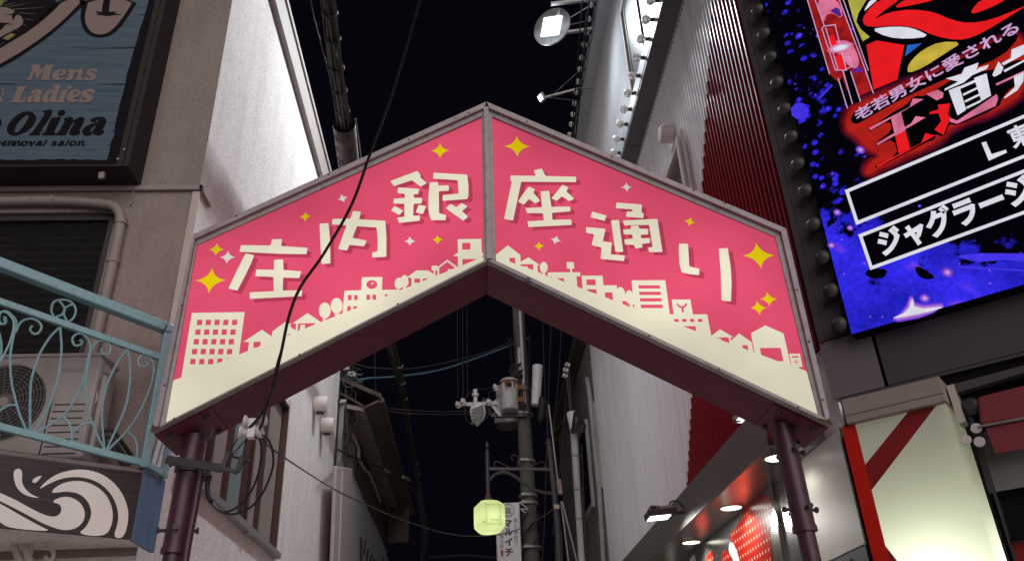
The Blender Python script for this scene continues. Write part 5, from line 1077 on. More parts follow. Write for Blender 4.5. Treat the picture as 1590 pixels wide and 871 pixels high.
# ------------------------------------------------------------------ canopy of the right building
XC, YC, ZS, ZT = 2.09, 5.508, 1.668, 1.985
ca = thing("canopy", "grey metal canopy with round downlights under the red and white corrugated wall", "canopy", (2.3, 8.5, 1.68))
segs = [YC, 7.62, 9.42, 11.4, 13.4, 15.2]
for i in range(5):
    part("fascia_panel", MB().box((XC, segs[i] + (.004 if i else 0), ZS), (XC + .02, segs[i + 1] - .004, ZT)), M['canopy_grey'], ca, bevel=.002)
    part("soffit_panel", MB().box((XC + .021, segs[i] + (.004 if i else .021), ZS + .002), (XR - .012, segs[i + 1] - .004, ZS + .018)), M['brushed'], ca)
part("top_plate", MB().box((XC + .021, YC + .021, ZT - .02), (XR - .013, 15.2, ZT - .004)), M['canopy_grey'], ca)
part("end_fascia", MB().box((XC + .021, YC, ZS), (XR + .2, YC + .02, ZT)), M['canopy_grey'], ca, bevel=.002)
for y, x in ((5.82, 2.26), (7.37, 2.344), (8.91, 2.344), (10.5, 2.344), (12.1, 2.344)):
    dl = part("downlight", MB().lathe((x, y, ZS + .001), (0, 0, -1), [(.105, 0), (.110, .002), (.098, .006), (.094, .004)], 28), M['chrome'], ca, True)
    part("lens", MB().lathe((x, y, ZS - .003), (0, 0, -1), [(.093, 0), (.09, .003)], 28), emis("downlight_lens", (1.0, 1.0, .86), 2.4), dl)
    spot("downlight_beam", (x, y, ZS - .02), (x, y, -1), (7 if y < 6 else 34), 150, .5, (1.0, .98, .84), .08)
# lower floodlights on the canopy edge
def box_flood(px, py, label, en):
    c = V(XC - .24, pX(px, py, XC - .24).y, pX(px, py, XC - .24).z)
    f = thing("floodlight", label, "floodlight", tuple(c))
    part("housing", MB().obox(c + V(0, 0, .02), V(.14, 0, .01), V(0, .12, 0), V(-.003, 0, .03)), M['dark_steel'], f, bevel=.008)
    part("heat_sink", MB().obox(c + V(.03, 0, .068), V(.08, 0, .004), V(0, .08, 0), V(0, 0, .016)), mat("pink_grey_metal", (.32, .25, .25), .4, metal=.3), f, bevel=.004)
    for k in range(4): part("fin", MB().obox(c + V(-.10 + .022 * k, 0, .068), V(.004, 0, 0), V(0, .10, 0), V(0, 0, .018)), M['dark_steel'], f)
    part("lamp_panel", MB().obox(c + V(-.02, 0, -.016), V(.10, 0, .006), V(0, .09, 0), V(0, 0, .003)), emis("flood_lens", (1, 1, .96), 6), f)
    part("bracket", MB().bar(c + V(.10, .0, .02), V(XC + .0, c.y, c.z + .03), .03), M['dark_steel'], f)
    part("lead", MB().tube(catmull([c + V(.08, -.03, .06), c + V(.10, -.05, .12), c + V(.17, -.03, .13), V(XC - .004, c.y, c.z + .07)], 5), .008, 6), M['cable'], f)
    spot("canopy_flood_beam", c + V(-.02, 0, -.03), c + V(.25, -.05, -1), en, 165, .4, (1, 1, .93), .08)
box_flood(1026, 801, "boxy black floodlight clamped to the edge of the grey canopy", 60)
bf = pY(1160, 652, 6.15)
f3 = thing("floodlight", "half hidden bright floodlight peeping out below the right arm of the arch", "floodlight", tuple(bf))
part("housing", MB().obox(bf + V(.0, 0, .03), V(.09, 0, .0), V(0, .08, 0), V(0, 0, .02)), M['galv'], f3, bevel=.006)
part("lamp_panel", MB().obox(bf, V(.08, 0, -.01), V(0, .07, 0), V(0, 0, .004)), emis("flood_lens_b", (.9, .92, .95), 1.2), f3)
part("bracket", MB().tube(catmull([bf + V(-.07, 0, .03), bf + V(-.10, 0, .06), bf + V(-.07, .02, .09)], 4), .008, 6).bar(bf + V(.05, .02, .03), V(XC + .01, bf.y + .03, bf.z + .0), .02), M['dark_steel'], f3)

# shopfront under the canopy: steel panels, red patterned sheets, chrome bars
sf = thing("shopfront", "brushed steel shopfront with red patterned sheets under the downlit canopy", "shopfront", (2.49, 9.0, -1.6))
WX = XR - .012
ysf = [5.75, 6.19, 6.62, 9.25, 12.0, 15.2]
part("steel_panel", MB().box((WX, 6.20, -1.6), (WX + .02, 6.6, ZS)), M['brushed'], sf)
part("steel_panel", MB().box((WX, 6.64, -1.6), (WX + .02, 10.6, ZS)), M['brushed'], sf)
part("steel_panel", MB().box((WX, 10.61, -1.6), (WX + .02, 15.2, ZS)), M['brushed'], sf)
XP = Plane((WX - .004, 0, 0), (-1, 0, 0), (0, -1, 0))
art("patterned_sheet", [cr((960, 740), 6.625, p) for p in ([(1530, 170), (1400, 230), (1290, 330), (1240, 480), (1130, 620), (1200, 700), (1250, 900), (1330, 1150), (1640, 1150), (1560, 700), (1560, 400), (1590, 250)], [(870, 900), (960, 730), (990, 830), (960, 1100), (850, 1100)], [(1060, 800), (1085, 740), (1145, 790), (1190, 900), (1200, 1100), (1080, 1100)])], XP, 0, M['poster'], sf, 1)
art("white_stripe", [cr((960, 740), 6.625, [(1145, 660), (1200, 700), (1260, 900), (1300, 1150), (1200, 1150), (1190, 860), (1130, 770)]), cr((960, 740), 6.625, [(720, 860), (800, 770), (790, 1100), (700, 1100)])], XP, .003, M['pillar_white'], sf, 1)
part("chrome_bar", MB().box((WX - .05, 6.14, -1.6), (WX + .01, 6.19, ZS - .002)), M['chrome'], sf, bevel=.008)
part("chrome_bar", MB().box((WX - .03, 6.605, -1.6), (WX + .01, 6.635, ZS - .002)), M['chrome'], sf, bevel=.005)
part("red_panel", MB().box((WX - .02, 6.02, .9), (WX + .02, 6.135, ZS - .002)), M['red_dark'], sf)
part("steel_panel", MB().box((WX - .02, 6.02, -1.6), (WX + .02, 6.135, .89)), M['brushed'], sf)
part("white_panel", MB().box((WX - .03, 5.19, .93), (WX + .02, 6.01, ZS - .002)), M['pillar_white'], sf)
part("slate_panel", MB().box((WX - .03, 5.19, -1.6), (WX + .02, 6.01, .92)), M['slate'], sf)
part("lead", MB().tube(catmull([V(WX - .035, 5.42, .88), V(WX - .035, 5.5, .80), V(WX - .035, 5.75, .74), V(WX - .035, 5.9, .60)], 5), .005, 5), M['cable'], sf)

# ------------------------------------------------------------------ lit white pillar with red stripe
PD = .10
PP = Plane(CP0 + CN * PD, CN, CU)
uvp = lambda px, py: PP.uv(PP.at(px, py))
ul, ur = uvp(1331, 670)[0], uvp(1468, 625)[0]
zc0, zc1 = 1.672, 1.815
pil = thing("light_pillar", "glowing white pillar with a diagonal red stripe and a pale cap beside the right post", "pillar", tuple(PP.xyz((ul + ur) / 2, -1.6)))
part("cap", MB().prism([PP.xyz(ul - .04, zc0 - .02, .05), PP.xyz(ur + .015, zc0 - .02, .05), PP.xyz(ur + .015, zc1, .05), PP.xyz(ul - .04, zc1, .05)], -CN * .50), M['trim_tan'], pil, bevel=.006)
part("cap_line", MB().prism([PP.xyz(ul - .04, zc0 + .03, .0505), PP.xyz(ur + .015, zc0 + .03, .0505), PP.xyz(ur + .015, zc0 + .034, .0505), PP.xyz(ul - .04, zc0 + .034, .0505)], CN * .001), M['dark_steel'], pil)
def translucent():
    m = bpy.data.materials.new("opal_sheet"); m.use_nodes = True; t = m.node_tree; N, L = t.nodes.new, t.links.new
    b = t.nodes["Principled BSDF"]; b.inputs["Base Color"].default_value = (.55, .56, .52, 1); b.inputs["Roughness"].default_value = .25
    tr_ = N("ShaderNodeBsdfTranslucent"); tr_.inputs[0].default_value = (.86, .93, .76, 1)
    mx = N("ShaderNodeMixShader"); mx.inputs[0].default_value = .6; L(b.outputs[0], mx.inputs[1]); L(tr_.outputs[0], mx.inputs[2]); L(mx.outputs[0], t.nodes["Material Output"].inputs[0]); return m
opal = translucent()
part("front_sheet", MB().poly([PP.xyz(ul, -1.6, 0), PP.xyz(ur, -1.6, 0), PP.xyz(ur, zc0 - .022, 0), PP.xyz(ul, zc0 - .022, 0)]), opal, pil)
part("side_sheet", MB().poly([PP.xyz(ur + .001, -1.6, 0), PP.xyz(ur + .001, -1.6, -.44), PP.xyz(ur + .001, zc0 - .022, -.44), PP.xyz(ur + .001, zc0 - .022, 0)]), opal, pil)
part("side_sheet", MB().poly([PP.xyz(ul - .001, -1.6, 0), PP.xyz(ul - .001, -1.6, -.44), PP.xyz(ul - .001, zc0 - .022, -.44), PP.xyz(ul - .001, zc0 - .022, 0)]), M['pillar_white'], pil)
part("back_sheet", MB().poly([PP.xyz(ul, -1.6, -.45), PP.xyz(ur, -1.6, -.45), PP.xyz(ur, zc0 - .022, -.45), PP.xyz(ul, zc0 - .022, -.45)]), M['pillar_white'], pil)
art("red_stripe", [cr((1290, 560), 5.3, [(650, 402), (885, 345), (485, 869), (330, 1070), (270, 870)])], PP, .003, M['red_dark'], pil)
art("red_stripe", [cr((1290, 707), 5.3, [(430, 715), (550, 869), (700, 1060), (480, 1060)])], PP, .003, M['red_dark'], pil)
part("red_edge", MB().prism([PP.xyz(ul - .088, -1.6, .01), PP.xyz(ul - .003, -1.6, .01), PP.xyz(ul - .003, zc0 - .022, .01), PP.xyz(ul - .088, zc0 - .022, .01)], -CN * .15), M['red_gloss'], pil)
part("chrome_edge", MB().prism([PP.xyz(ul - .104, -1.6, .012), PP.xyz(ul - .089, -1.6, .012), PP.xyz(ul - .089, zc0 - .022, .012), PP.xyz(ul - .104, zc0 - .022, .012)], -CN * .16), M['chrome'], pil)
pl_l = bpy.data.lights.new("pillar_lamp", 'POINT'); pl_l.energy = 11.5; pl_l.color = (1, 1, .86); pl_l.shadow_soft_size = .06
po = bpy.data.objects.new("pillar_lamp", pl_l); COL.objects.link(po); po.location = PP.xyz(uvp(1448, 850)[0], uvp(1448, 850)[1] - .22, -.30)

# ------------------------------------------------------------------ dark glazed bay with rolled red awning, right edge
BKP = PP.xyz
part("bay_backing", MB().prism([PP.xyz(ur + .03, -1.6, -.42), PP.xyz(ur + 3, -1.6, -.42), PP.xyz(ur + 3, 1.72, -.42), PP.xyz(ur + .03, 1.72, -.42)], -CN * .03), M['board_black'], cw)
by = thing("window_bay", "dark window with steel frame right of the glowing pillar", "window", tuple(wallP(1.6, -1.6)))
BB = Plane(CP0 - CN * .06, CN, CU)
part("frame_head", MB().prism([BB.at(1482, 604), BB.at(1640, 562), BB.at(1640, 572), BB.at(1488, 617)], CN * .10), M['charcoal'], by)
part("frame_post", MB().prism([BB.at(1476, 606), BB.at(1487, 603), BB.at(1505, 660), BB.at(1495, 664)], CN * .11), M['trim_pale'], by)
part("chrome_post", MB().prism([BB.at(1503, 640), BB.at(1511, 640), BB.at(1585, 890), BB.at(1573, 890)], CN * .06), M['dark_steel'], by)
part("chrome_post", MB().prism([BB.at(1540, 770), BB.at(1546, 768), BB.at(1584, 890), BB.at(1577, 890)], CN * .08), M['chrome'], by)
part("panel", MB().prism([BB.at(1512, 675), BB.at(1640, 640), BB.at(1640, 752), BB.at(1543, 768)], CN * .02), mat("grey_board", (.19, .19, .175), .5, var=.08), by)
part("glass_pane", MB().prism([BB.at(1545, 771), BB.at(1640, 755), BB.at(1640, 832), BB.at(1567, 838)], CN * .012), M['darkglass'], by)
part("chrome_rail", MB().prism([BB.at(1545, 766), BB.at(1640, 750), BB.at(1640, 754), BB.at(1546, 770)], CN * .05).prism([BB.at(1566, 839), BB.at(1640, 831), BB.at(1640, 834), BB.at(1567, 842)], CN * .05), M['chrome'], by)
part("red_panel", MB().prism([BB.at(1568, 843), BB.at(1640, 835), BB.at(1640, 900), BB.at(1586, 900)], CN * .012), M['red_dark'], by)
aw_ = thing("awning", "rolled dark red awning with a hanging flap at the right edge", "awning", tuple(BB.at(1560, 640, .1)))
part("roll", MB().prism([BB.at(1516, 616, .1), BB.at(1640, 584, .1), BB.at(1640, 645, .13), BB.at(1521, 660, .13)], -CN * .06), M['awning_red'], aw_, bevel=.02)
part("front_bar", MB().cyl(BB.at(1520, 662, .14), BB.at(1640, 640, .14), .008, 8), M['galv'], aw_)
part("flap", MB().prism([BB.at(1530, 664, .13), BB.at(1640, 645, .13), BB.at(1640, 690, .14), BB.at(1546, 703, .14)], -CN * .004), M['awning_red'], aw_)
part("arm_hub", MB().lathe(BB.at(1508, 632, .06), CN, [(.05, 0), (.055, .02), (.03, .05)], 14), M['dark_steel'], aw_)
for px, py in ((1500, 683), (1521, 686), (1516, 665)):
    part("arm_cup", MB().lathe(BB.at(px, py, .12), CN, [(.004, -.02), (.026, -.012), (.032, .006), (.028, .012)], 12), M['white_plastic'], aw_, True)

# ------------------------------------------------------------------ old house behind the left building
hs = thing("house", "old two storey house with rafter tails under its long eave, beyond the white wall", "house", (-3.5, 17.5, -1.6))
HX = -2.2
part("wall", MB().box((HX - .15, 13.9, -1.6), (HX, 22.5, 5.2)), M['house_wall'], hs)
part("upper_boards", MB().box((HX + .002, 15.6, 4.25), (HX + .02, 22.4, 5.19)), M['house_brown'], hs)
for i in range(24):
    part("board_batten", MB().box((HX + .021, 15.7 + i * .28, 4.25), (HX + .04, 15.74 + i * .28, 5.18)), M['house_brown'], hs)
part("eave_soffit", MB().prism([V(HX - .2, 13.9, 5.42), V(-1.86, 13.9, 5.10), V(-1.86, 22.5, 5.10), V(HX - .2, 22.5, 5.42)], (0, 0, .04)), M['wood_dark'], hs)
part("eave_fascia", MB().prism([V(-1.858, 13.9, 5.06), V(-1.55, 13.9, 5.20), V(-1.55, 22.5, 5.20), V(-1.858, 22.5, 5.06)], (0, 0, .05)), M['house_brown'], hs)
part("roof", MB().prism([V(-1.55, 13.9, 5.26), V(-4.2, 13.9, 6.5), V(-4.2, 22.5, 6.5), V(-1.55, 22.5, 5.26)], (0, 0, .08)), M['wood_dark'], hs)
rm = MB().box((0, -.04, 0), (.40, .04, .075)).mesh("rafter_tail")
for i in range(40):
    o = link("rafter_tail", rm, M['trim_tan'], hs); o.location = (-2.24, 14.0 + i * .21, 5.12); o.rotation_euler = (0, R(12), 0)
part("gutter", MB().tube([V(-1.54, 13.9, 5.22), V(-1.54, 22.5, 5.22)], .05, 8), M['house_brown'], hs)
part("wall_conduit", MB().tube(catmull([pX(545, 672, -2.15), pX(556, 694, -2.15), pX(557, 712, -2.15), pX(566, 728, -2.15), pX(573, 735, -2.15), pX(582, 756, -2.15), pX(590, 778, -2.15)], 5), .035, 8), M['trim_pale'], hs, True)
bn = thing("wall_sheet", "pale sheet hoarding with dark brush lettering on the old house wall", "hoarding", (-2.1, 16.5, .8))
part("duct", MB().prism([pX(517, 723, -2.13), pX(542, 727, -2.13), pX(541, 900, -2.13), pX(510, 900, -2.13)], (.06, 0, 0)), M['sheet_pink'], bn, bevel=.02)
part("duct_rib", MB().tube([pX(531, 730, -2.07), pX(524, 900, -2.07)], .025, 8), M['sheet_pink'], bn, True)
BX_ = Plane((-2.12, 0, 0), (1, 0, 0), (0, 1, 0))
part("sheet", MB().prism([pX(543, 727, -2.14), pX(566, 783, -2.14), pX(590, 832, -2.14), pX(612, 900, -2.14), pX(542, 900, -2.14)], (.02, 0, 0)), M['sheet_white'], bn)
art("lettering_plate", [[(559, 831), (563, 836), (563, 900), (559, 900)]], BX_, .004, mat("ochre", (.16, .11, .03), .6), bn)
for p in ([(567, 837), (569, 838), (566, 862), (564, 860)], [(571, 850), (573, 850), (570, 875), (568, 872)], [(577, 858), (579, 860), (574, 884), (572, 880)], [(594, 863), (596, 865), (598, 880), (595, 880)], [(580, 866), (583, 870), (580, 880), (578, 878)]): art("lettering_stroke", [p], BX_, .004, M['ink'], bn)
tag(part("junction_panel", MB().box((-2.05, 21.2, 4.2), (-1.55, 21.3, 5.1)), M['house_brown']), "small grey service panel at the far end of the old house eave", "panel")
# tangle of wires on the house corner
rw = random.Random(5)
tg = thing("wire_tangle", "dense tangle of black and blue wires hanging at the corner of the white wall", "wires", (-2.1, 14.1, 5.0))
for i in range(34):
    x0, y0 = 527 + rw.uniform(0, 22), 575 + rw.uniform(0, 20); pts = [(x0, y0)]
    for k in range(rw.randint(4, 7)):
        x0 += rw.uniform(-7, 8); y0 += rw.uniform(8, 26); x0 = min(max(x0, 521 - (y0 - 600) * .03), 556); pts.append((x0, y0))
    d = 13.95 + rw.uniform(0, .5)
    part("strand", MB().tube(catmull([pY(x, y, d) for x, y in pts], 4), rw.choice((.007, .010, .014, .02)), 5), M['cable'] if rw.random() < .6 else M['cable_grey'], tg, True)
for i in range(12):
    cx_, cy_, rx_, ry_ = rw.uniform(535, 560), rw.uniform(572, 625), rw.uniform(5, 15), rw.uniform(4, 11); d = 13.9 + rw.uniform(0, .4)
    part("loop", MB().tube([pY(cx_ + rx_ * math.cos(t * PI / 8), cy_ + ry_ * math.sin(t * PI / 8) + .15 * rx_ * math.cos(t * PI / 8), d) for t in range(15)], rw.choice((.007, .011)), 5), M['cable_blue'] if i % 3 == 0 else M['cable_grey'], tg, True)
for px, py in ((538, 572), (545, 580), (533, 623), (548, 582)): part("clamp", MB().obox(pY(px, py, 13.85), (.05, 0, 0), (0, .03, 0), (.01, 0, .03)), M['galv'], tg)
part("downlead", MB().tube(catmull([pY(526, 590, 13.88), pY(524, 640, 13.88), pY(520, 700, 13.88), pY(516, 760, 13.88), pY(512, 830, 13.88), pY(508, 900, 13.88)], 4), .035, 8), M['cable'], tg, True)
part("downlead", MB().tube(catmull([pY(524, 620, 13.8), pY(519, 660, 13.8), pY(518, 720, 13.8), pY(516, 740, 13.8)], 4), .014, 6), M['cable_grey'], tg, True)
def wire(pts, r, m, label, cat="wire", grp=None): return tag(part("wire", MB().tube(catmull(pts, 6), r, 6), m, None, True), label, cat, grp)
wire([pY(546, 564, 14), pY(580, 571, 14.6), pY(640, 572, 15.5), pY(700, 561, 16.2), pY(760, 545, 16.8), pY(815, 520, 17)], .014, M['cable_grey'], "grey wire sagging from the wire tangle to the utility pole, the uppermost one")
wire([pY(555, 590, 14), pY(575, 587, 14.4), pY(620, 584, 15), pY(680, 575, 15.8), pY(740, 556, 16.5), pY(822, 525, 17)], .021, M['cable_blue'], "blue cable rising from the wire tangle to the utility pole")
wire([pY(556, 626, 14), pY(590, 632, 14.5), pY(640, 637, 15.2), pY(700, 639, 16), pY(770, 632, 16.6), pY(828, 615, 17)], .011, M['cable_grey'], "upper of two thin wires passing in front of the wrapped switch and transformers", "wire", "twin wires in front of the transformers")
wire([pY(556, 628, 14), pY(590, 636, 14.5), pY(640, 642, 15.2), pY(700, 643, 16), pY(770, 638, 16.6), pY(828, 622, 17)], .011, M['cable_grey'], "lower of two thin wires passing in front of the wrapped switch and transformers", "wire", "twin wires in front of the transformers")
wire([pX(523, 697, -2.0), pY(545, 708, 15), pY(575, 720, 16), pY(595, 728, 17), pY(620, 740, 18), pY(640, 747, 19)], .016, M['cable'], "black guy wire with clamps from the house wall to the telephone bundle")
wire([pY(597, 737, 17), pY(610, 744, 17.5), pY(625, 750, 18), pY(638, 757, 19), pY(650, 772, 20)], .012, M['cable_grey'], "short slack wire joining the telephone bundle below the guy wire clamps")
tag(part("turnbuckle", MB().cyl(pY(626, 740, 18), pY(635, 744, 18.4), .035, 8).cyl(pY(598, 729, 17), pY(604, 733, 17.2), .03, 8), M['galv']), "grey turnbuckle on the guy wire beside the telephone bundle", "turnbuckle")
wire([pY(581, 470, 15), pY(582, 560, 15), pY(585, 640, 15), pY(588, 700, 15), pY(590, 712, 15)], .010, M['cable'], "lone thin wire dropping past the end of the house eave")
wire([pY(667, 865, 22), pY(720, 862, 21), pY(780, 866, 20), pY(840, 868, 18)], .03, M['cable_grey'], "low dark cable crossing the alley end in front of the white vertical sign")

# ------------------------------------------------------------------ utility pole with transformers
UY = 16.5
up = thing("utility_pole", "concrete utility pole carrying rusty transformers above the alley", "utility pole", (1.17, UY, -1.6))
U0, U1 = V(1.20, UY, -1.6), V(1.14, UY, 9.5)
ux = lambda z: U0.lerp(U1, (z + 1.6) / 11.1)
part("shaft", MB().tube([U0, U1], [.185, .125], 20), M['concrete'], up, True)
for z, r_ in ((5.75, .185), (4.75, .185), (4.05, .185), (3.05, .20), (3.9, .185), (6.3, .175)):
    part("band", MB().lathe(ux(z), (0, 0, 1), [(r_, 0), (r_ + .012, .01), (r_ + .012, .05), (r_, .06)], 18).obox(ux(z) + V(-.1, -.2, .03), (.05, 0, 0), (0, .03, 0), (0, 0, .025)), M['galv'], up)
def tank(px, pyt, pyb, wpx, Y, m):
    a, b = pY(px, pyt, Y), pY(px, pyb, Y); r_ = wpx / 2 * a.length / FPX
    q = V(a.x, a.y, b.z)
    t_ = part("transformer", MB().lathe(q, (0, 0, 1), [(r_ * .9, 0), (r_, .04), (r_, (a.z - q.z) - .10), (r_ * 1.06, (a.z - q.z) - .09), (r_ * 1.06, (a.z - q.z) - .04), (r_ * .8, a.z - q.z)], 24), m, up, True)
    return t_, q, r_, a.z - q.z
t1, q1, r1, h1 = tank(790, 589, 637, 27, UY - .35, M['transformer'])
part("lid_band", MB().lathe(q1 + V(0, 0, h1 - .11), (0, 0, 1), [(r1 * 1.08, 0), (r1 * 1.08, .04)], 24), M['rust_orange'], t1)
part("bushing", MB().cyl(q1 + V(0, -r1, h1 * .72), q1 + V(-.02, -r1 - .12, h1 * .74), .05, 10).cyl(q1 + V(-.02, -r1 - .10, h1 * .74), q1 + V(-.03, -r1 - .15, h1 * .735), .035, 10), M['dark_steel'], t1)
part("rust_streak", MB().prism([q1 + V(-.12, -r1 * .9, h1 * .9), q1 + V(-.03, -r1 * 1.02, h1 * .9), q1 + V(-.07, -r1 * 1.0, h1 * .55)], (0, -.01, 0)).prism([q1 + V(.08, -r1 * .96, h1 * .9), q1 + V(.15, -r1 * .82, h1 * .9), q1 + V(.10, -r1 * .94, h1 * .6)], (0, -.01, 0)), M['rust_orange'], t1)
t2, q2, r2, h2 = tank(786.5, 600, 662, 34, UY + .10, M['transformer'])
for k in range(22):
    a = PI + k * PI / 21; d = V(math.cos(a), math.sin(a), 0)
    part("fin", MB().obox(q2 + d * (r2 + .015) + V(0, 0, .32), d * .03, V(-d.y, d.x, 0) * .007, V(0, 0, .24)), M['sign_white'], t2)
part("base_ring", MB().lathe(q2 + V(0, 0, -.02), (0, 0, 1), [(r2 * 1.05, 0), (r2 * 1.08, .02), (r2 * 1.08, .05), (r2 * 1.02, .06)], 24), M['dark_steel'], t2)
part("cradle", MB().bar(V(q2.x - .35, UY - .2, q2.z + .14), V(1.2, UY - .2, q2.z + .14), .08), M['dark_steel'], up)
part("cradle_strut", MB().bar(V(q2.x - .35, UY - .2, q2.z + .14), V(q2.x - .52, UY - .25, q2.z + .5), .07), M['dark_steel'], up)
part("cradle", MB().bar(V(q1.x + r1, UY - .3, q1.z + h1 * .7), V(1.05, UY - .1, q1.z + h1 * .7), .06), M['dark_steel'], up)
for k_ in (.72, .32): part("tank_bracket", MB().obox(V(q1.x + r1 + .05, UY - .35, q1.z + h1 * k_), (.07, 0, 0), (0, .05, 0), (0, 0, .05)), M['rust_orange'], up)
c0_, c1_ = pY(707, 629, UY - .3), pY(772, 626, UY - .3)
xa = part("crossarm", MB().bar(c0_, V(c1_.x, c1_.y, c1_.z), .075).bar(pY(763, 628, UY - .3), pY(777, 646, UY - .3), .06), M['galv'], up)
for px, py, r_ in ((711, 628, .06), (719, 623, .065), (759, 624, .065), (769, 601, .06)):
    c = pY(px, py, UY - .38)
    part("insulator", MB().lathe(c, (-.25, -.6, .45), [(.02, -.06), (r_, -.05), (r_ * .75, -.01), (r_ * .95, .02), (r_ * .5, .06), (.02, .075)], 14), M['porcelain'], up, True)
c = pY(738, 612, UY - .38)
part("insulator", MB().lathe(c - V(0, 0, .18), (0, 0, 1), [(.045, -.05), (.045, .10), (.03, .12), (.07, .14), (.075, .19), (.04, .21), (.055, .24), (.05, .28), (.02, .30)], 14), M['porcelain'], up, True)
ws = part("wrapped_switch", MB().lathe(pY(741, 661, UY - .42), (.05, 0, 1), [(.02, 0), (.13, .12), (.17, .28), (.15, .42), (.08, .48)], 7), M['sign_white'], up)
for k in range(5): part("wrap_band", MB().obox(pY(741, 633 + k * 5, UY - .61), (.12, .01, .055), (0, .006, 0), (-.008, 0, .014)), M['slate'], ws)
cc0, cc1 = pY(835, 568, UY - .25), pY(832, 629, UY - .25)
part("cable_box", MB().tube([V(cc1.x, cc1.y, cc1.z), V(cc0.x, cc0.y, cc0.z)], [.10, .115], 14), M['sign_white'], up, True)
part("joint_box", MB().tube([pY(841, 616, UY - .4), pY(843, 624, UY - .4), pY(840, 652, UY - .4), pY(837, 656, UY - .4)], [.06, .095, .085, .04], 10), M['cable'], up, True)
part("riser_pipe", MB().cyl(V(pY(814, 700, UY - .25).x + .06, UY - .22, 5.95), V(pY(811, 560, UY - .25).x + .0, UY - .22, 9.0), .035, 10).cyl(pY(807, 575, UY - .25), pY(806, 540, UY - .25), .04, 10), M['pipe_white'], up, True)
for i in range(16):
    a_0 = rw.uniform(0, 2 * PI); pts = []
    for k in range(6):
        z = 3.1 + k * .12 + rw.uniform(0, .03) if i < 8 else 5.6 + k * .4
        an = a_0 + k * (.5 if i < 8 else .12); rr = .20 + rw.uniform(0, .06)
        pts.append(ux(z) + V(math.cos(an) * rr, math.sin(an) * rr - .03, 0))
    part("wrapped_wire", MB().tube(catmull(pts, 4), rw.choice((.008, .012)), 5), M['cable'], up, True)
for i in range(7):
    pts = [pY(808 + rw.uniform(-14, 2), 560 + rw.uniform(0, 8), UY - .3), pY(796 + rw.uniform(-6, 8), 572 + rw.uniform(0, 8), UY - .35), pY(800 + rw.uniform(-5, 6), 582 + rw.uniform(0, 4), UY - .35), pY(812, 570 + rw.uniform(0, 20), UY - .25)]
    part("jumper", MB().tube(catmull(pts, 5), .010, 5), M['cable'], up, True)
part("jumper", MB().tube(catmull([pY(739, 603, UY - .4), pY(752, 604, UY - .4), pY(768, 600, UY - .4)], 5), .009, 5).tube(catmull([pY(737, 606, UY - .4), pY(727, 612, UY - .4), pY(719, 622, UY - .4)], 5), .009, 5).tube(catmull([pY(759, 622, UY - .4), pY(759, 610, UY - .4), pY(766, 606, UY - .4)], 5), .009, 5).tube(catmull([pY(722, 632, UY - .4), pY(724, 650, UY - .4), pY(735, 662, UY - .4)], 5), .009, 5).tube(catmull([pY(759, 632, UY - .4), pY(758, 645, UY - .4), pY(748, 655, UY - .4)], 5), .009, 5), M['cable'], up, True)
for gi, x in enumerate((710, 718, 725)): wire([pY(x, 440, UY), pY(x + .5, 540, UY - .2), pY(x + 1, 618, UY - .38)], .009, M['cable'], ("left", "middle", "right")[gi] + " one of three thin leads dropping straight down to the insulators on the crossarm", "wire", "leads above the crossarm")
for i, pts in enumerate(([(856, 500), (852, 600), (849, 690), (846, 800), (842, 880)], [(872, 500), (868, 580), (862, 640), (858, 700)], [(843, 500), (846, 600), (852, 690)], [(882, 560), (876, 650), (866, 760), (858, 830)], [(890, 585), (880, 640), (862, 668), (852, 672)])):
    wire([pY(x, y, 16) for x, y in pts], .011, M['cable'], ("slack dark wire nearest the utility pole, hanging almost straight behind the lamp post", "slack dark wire hanging midway between the utility pole and the white pipe", "slack dark wire bending right close beside the utility pole", "slack dark wire curving down from the knob insulators towards the lamp post", "slack dark wire swinging from the dark eave across to the utility pole")[i], "wire", "slack wires right of the utility pole")
for gi, (a, b) in enumerate((((852, 628), (866, 745)), ((871, 778), (884, 880)), ((873, 778), (898, 880)))):
    wire([pY(*a, 14.6), pY((a[0] + b[0]) / 2, (a[1] + b[1]) / 2, 14.6), pY(*b, 14.6)], .016, M['galv'], ("pale straight guy wire running up from the pinkish sleeve beside the utility pole", "pale guy wire running steeply down from the pinkish sleeve", "pale guy wire slanting right and down from the pinkish sleeve")[gi], "wire", "guy wires beside the lamp post")
tag(part("guy_grip", MB().bar(pY(867, 744, 14.5), pY(870, 767, 14.5), .075), mat("pinkish_sleeve", (.30, .21, .20), .6)), "pinkish sleeve on the guy wire beside the lamp post", "sleeve")

# vertical sign on the utility pole
VS = Plane((.5, 16.2, 3.3), (0, -1, 0), (1, 0, 0))
vs_ = thing("hanging_sign", "tall white vertical shop sign with Japanese lettering hung from the utility pole", "sign", tuple(VS.at(790, 830)))
a, b = VS.at(772, 780), VS.at(809, 900); x0, x1 = VS.at(772, 850).x, VS.at(808.5, 850).x
part("board", MB().box((x0, 16.205, 1.6), (x1, 16.30, VS.at(790, 780).z)), M['sign_white'], vs_, bevel=.006)
part("edge_frame", MB().box((x0 - .012, 16.202, 1.6), (x0 - .001, 16.303, VS.at(790, 779.5).z)).box((x1 + .001, 16.202, 1.6), (x1 + .012, 16.303, VS.at(790, 779.5).z)), M['galv'], vs_)
def vtext(chars, pts, h, m, bold, nm="lettering"):
    mb = MB()
    for ch, (px, py) in zip(chars, pts): text_px(mb, ch, VS, (px - h / 2, py + h / 2), (px + h / 2, py + h / 2), h * 17.5 / FPX * .98, bold, .004)
    return part(nm, mb, m, vs_)
vtext("マルイチ", ((788.5, 810.5), (789.5, 824), (790, 839.5), (790.5, 855.5)), 12.5, M['ink'], .03)
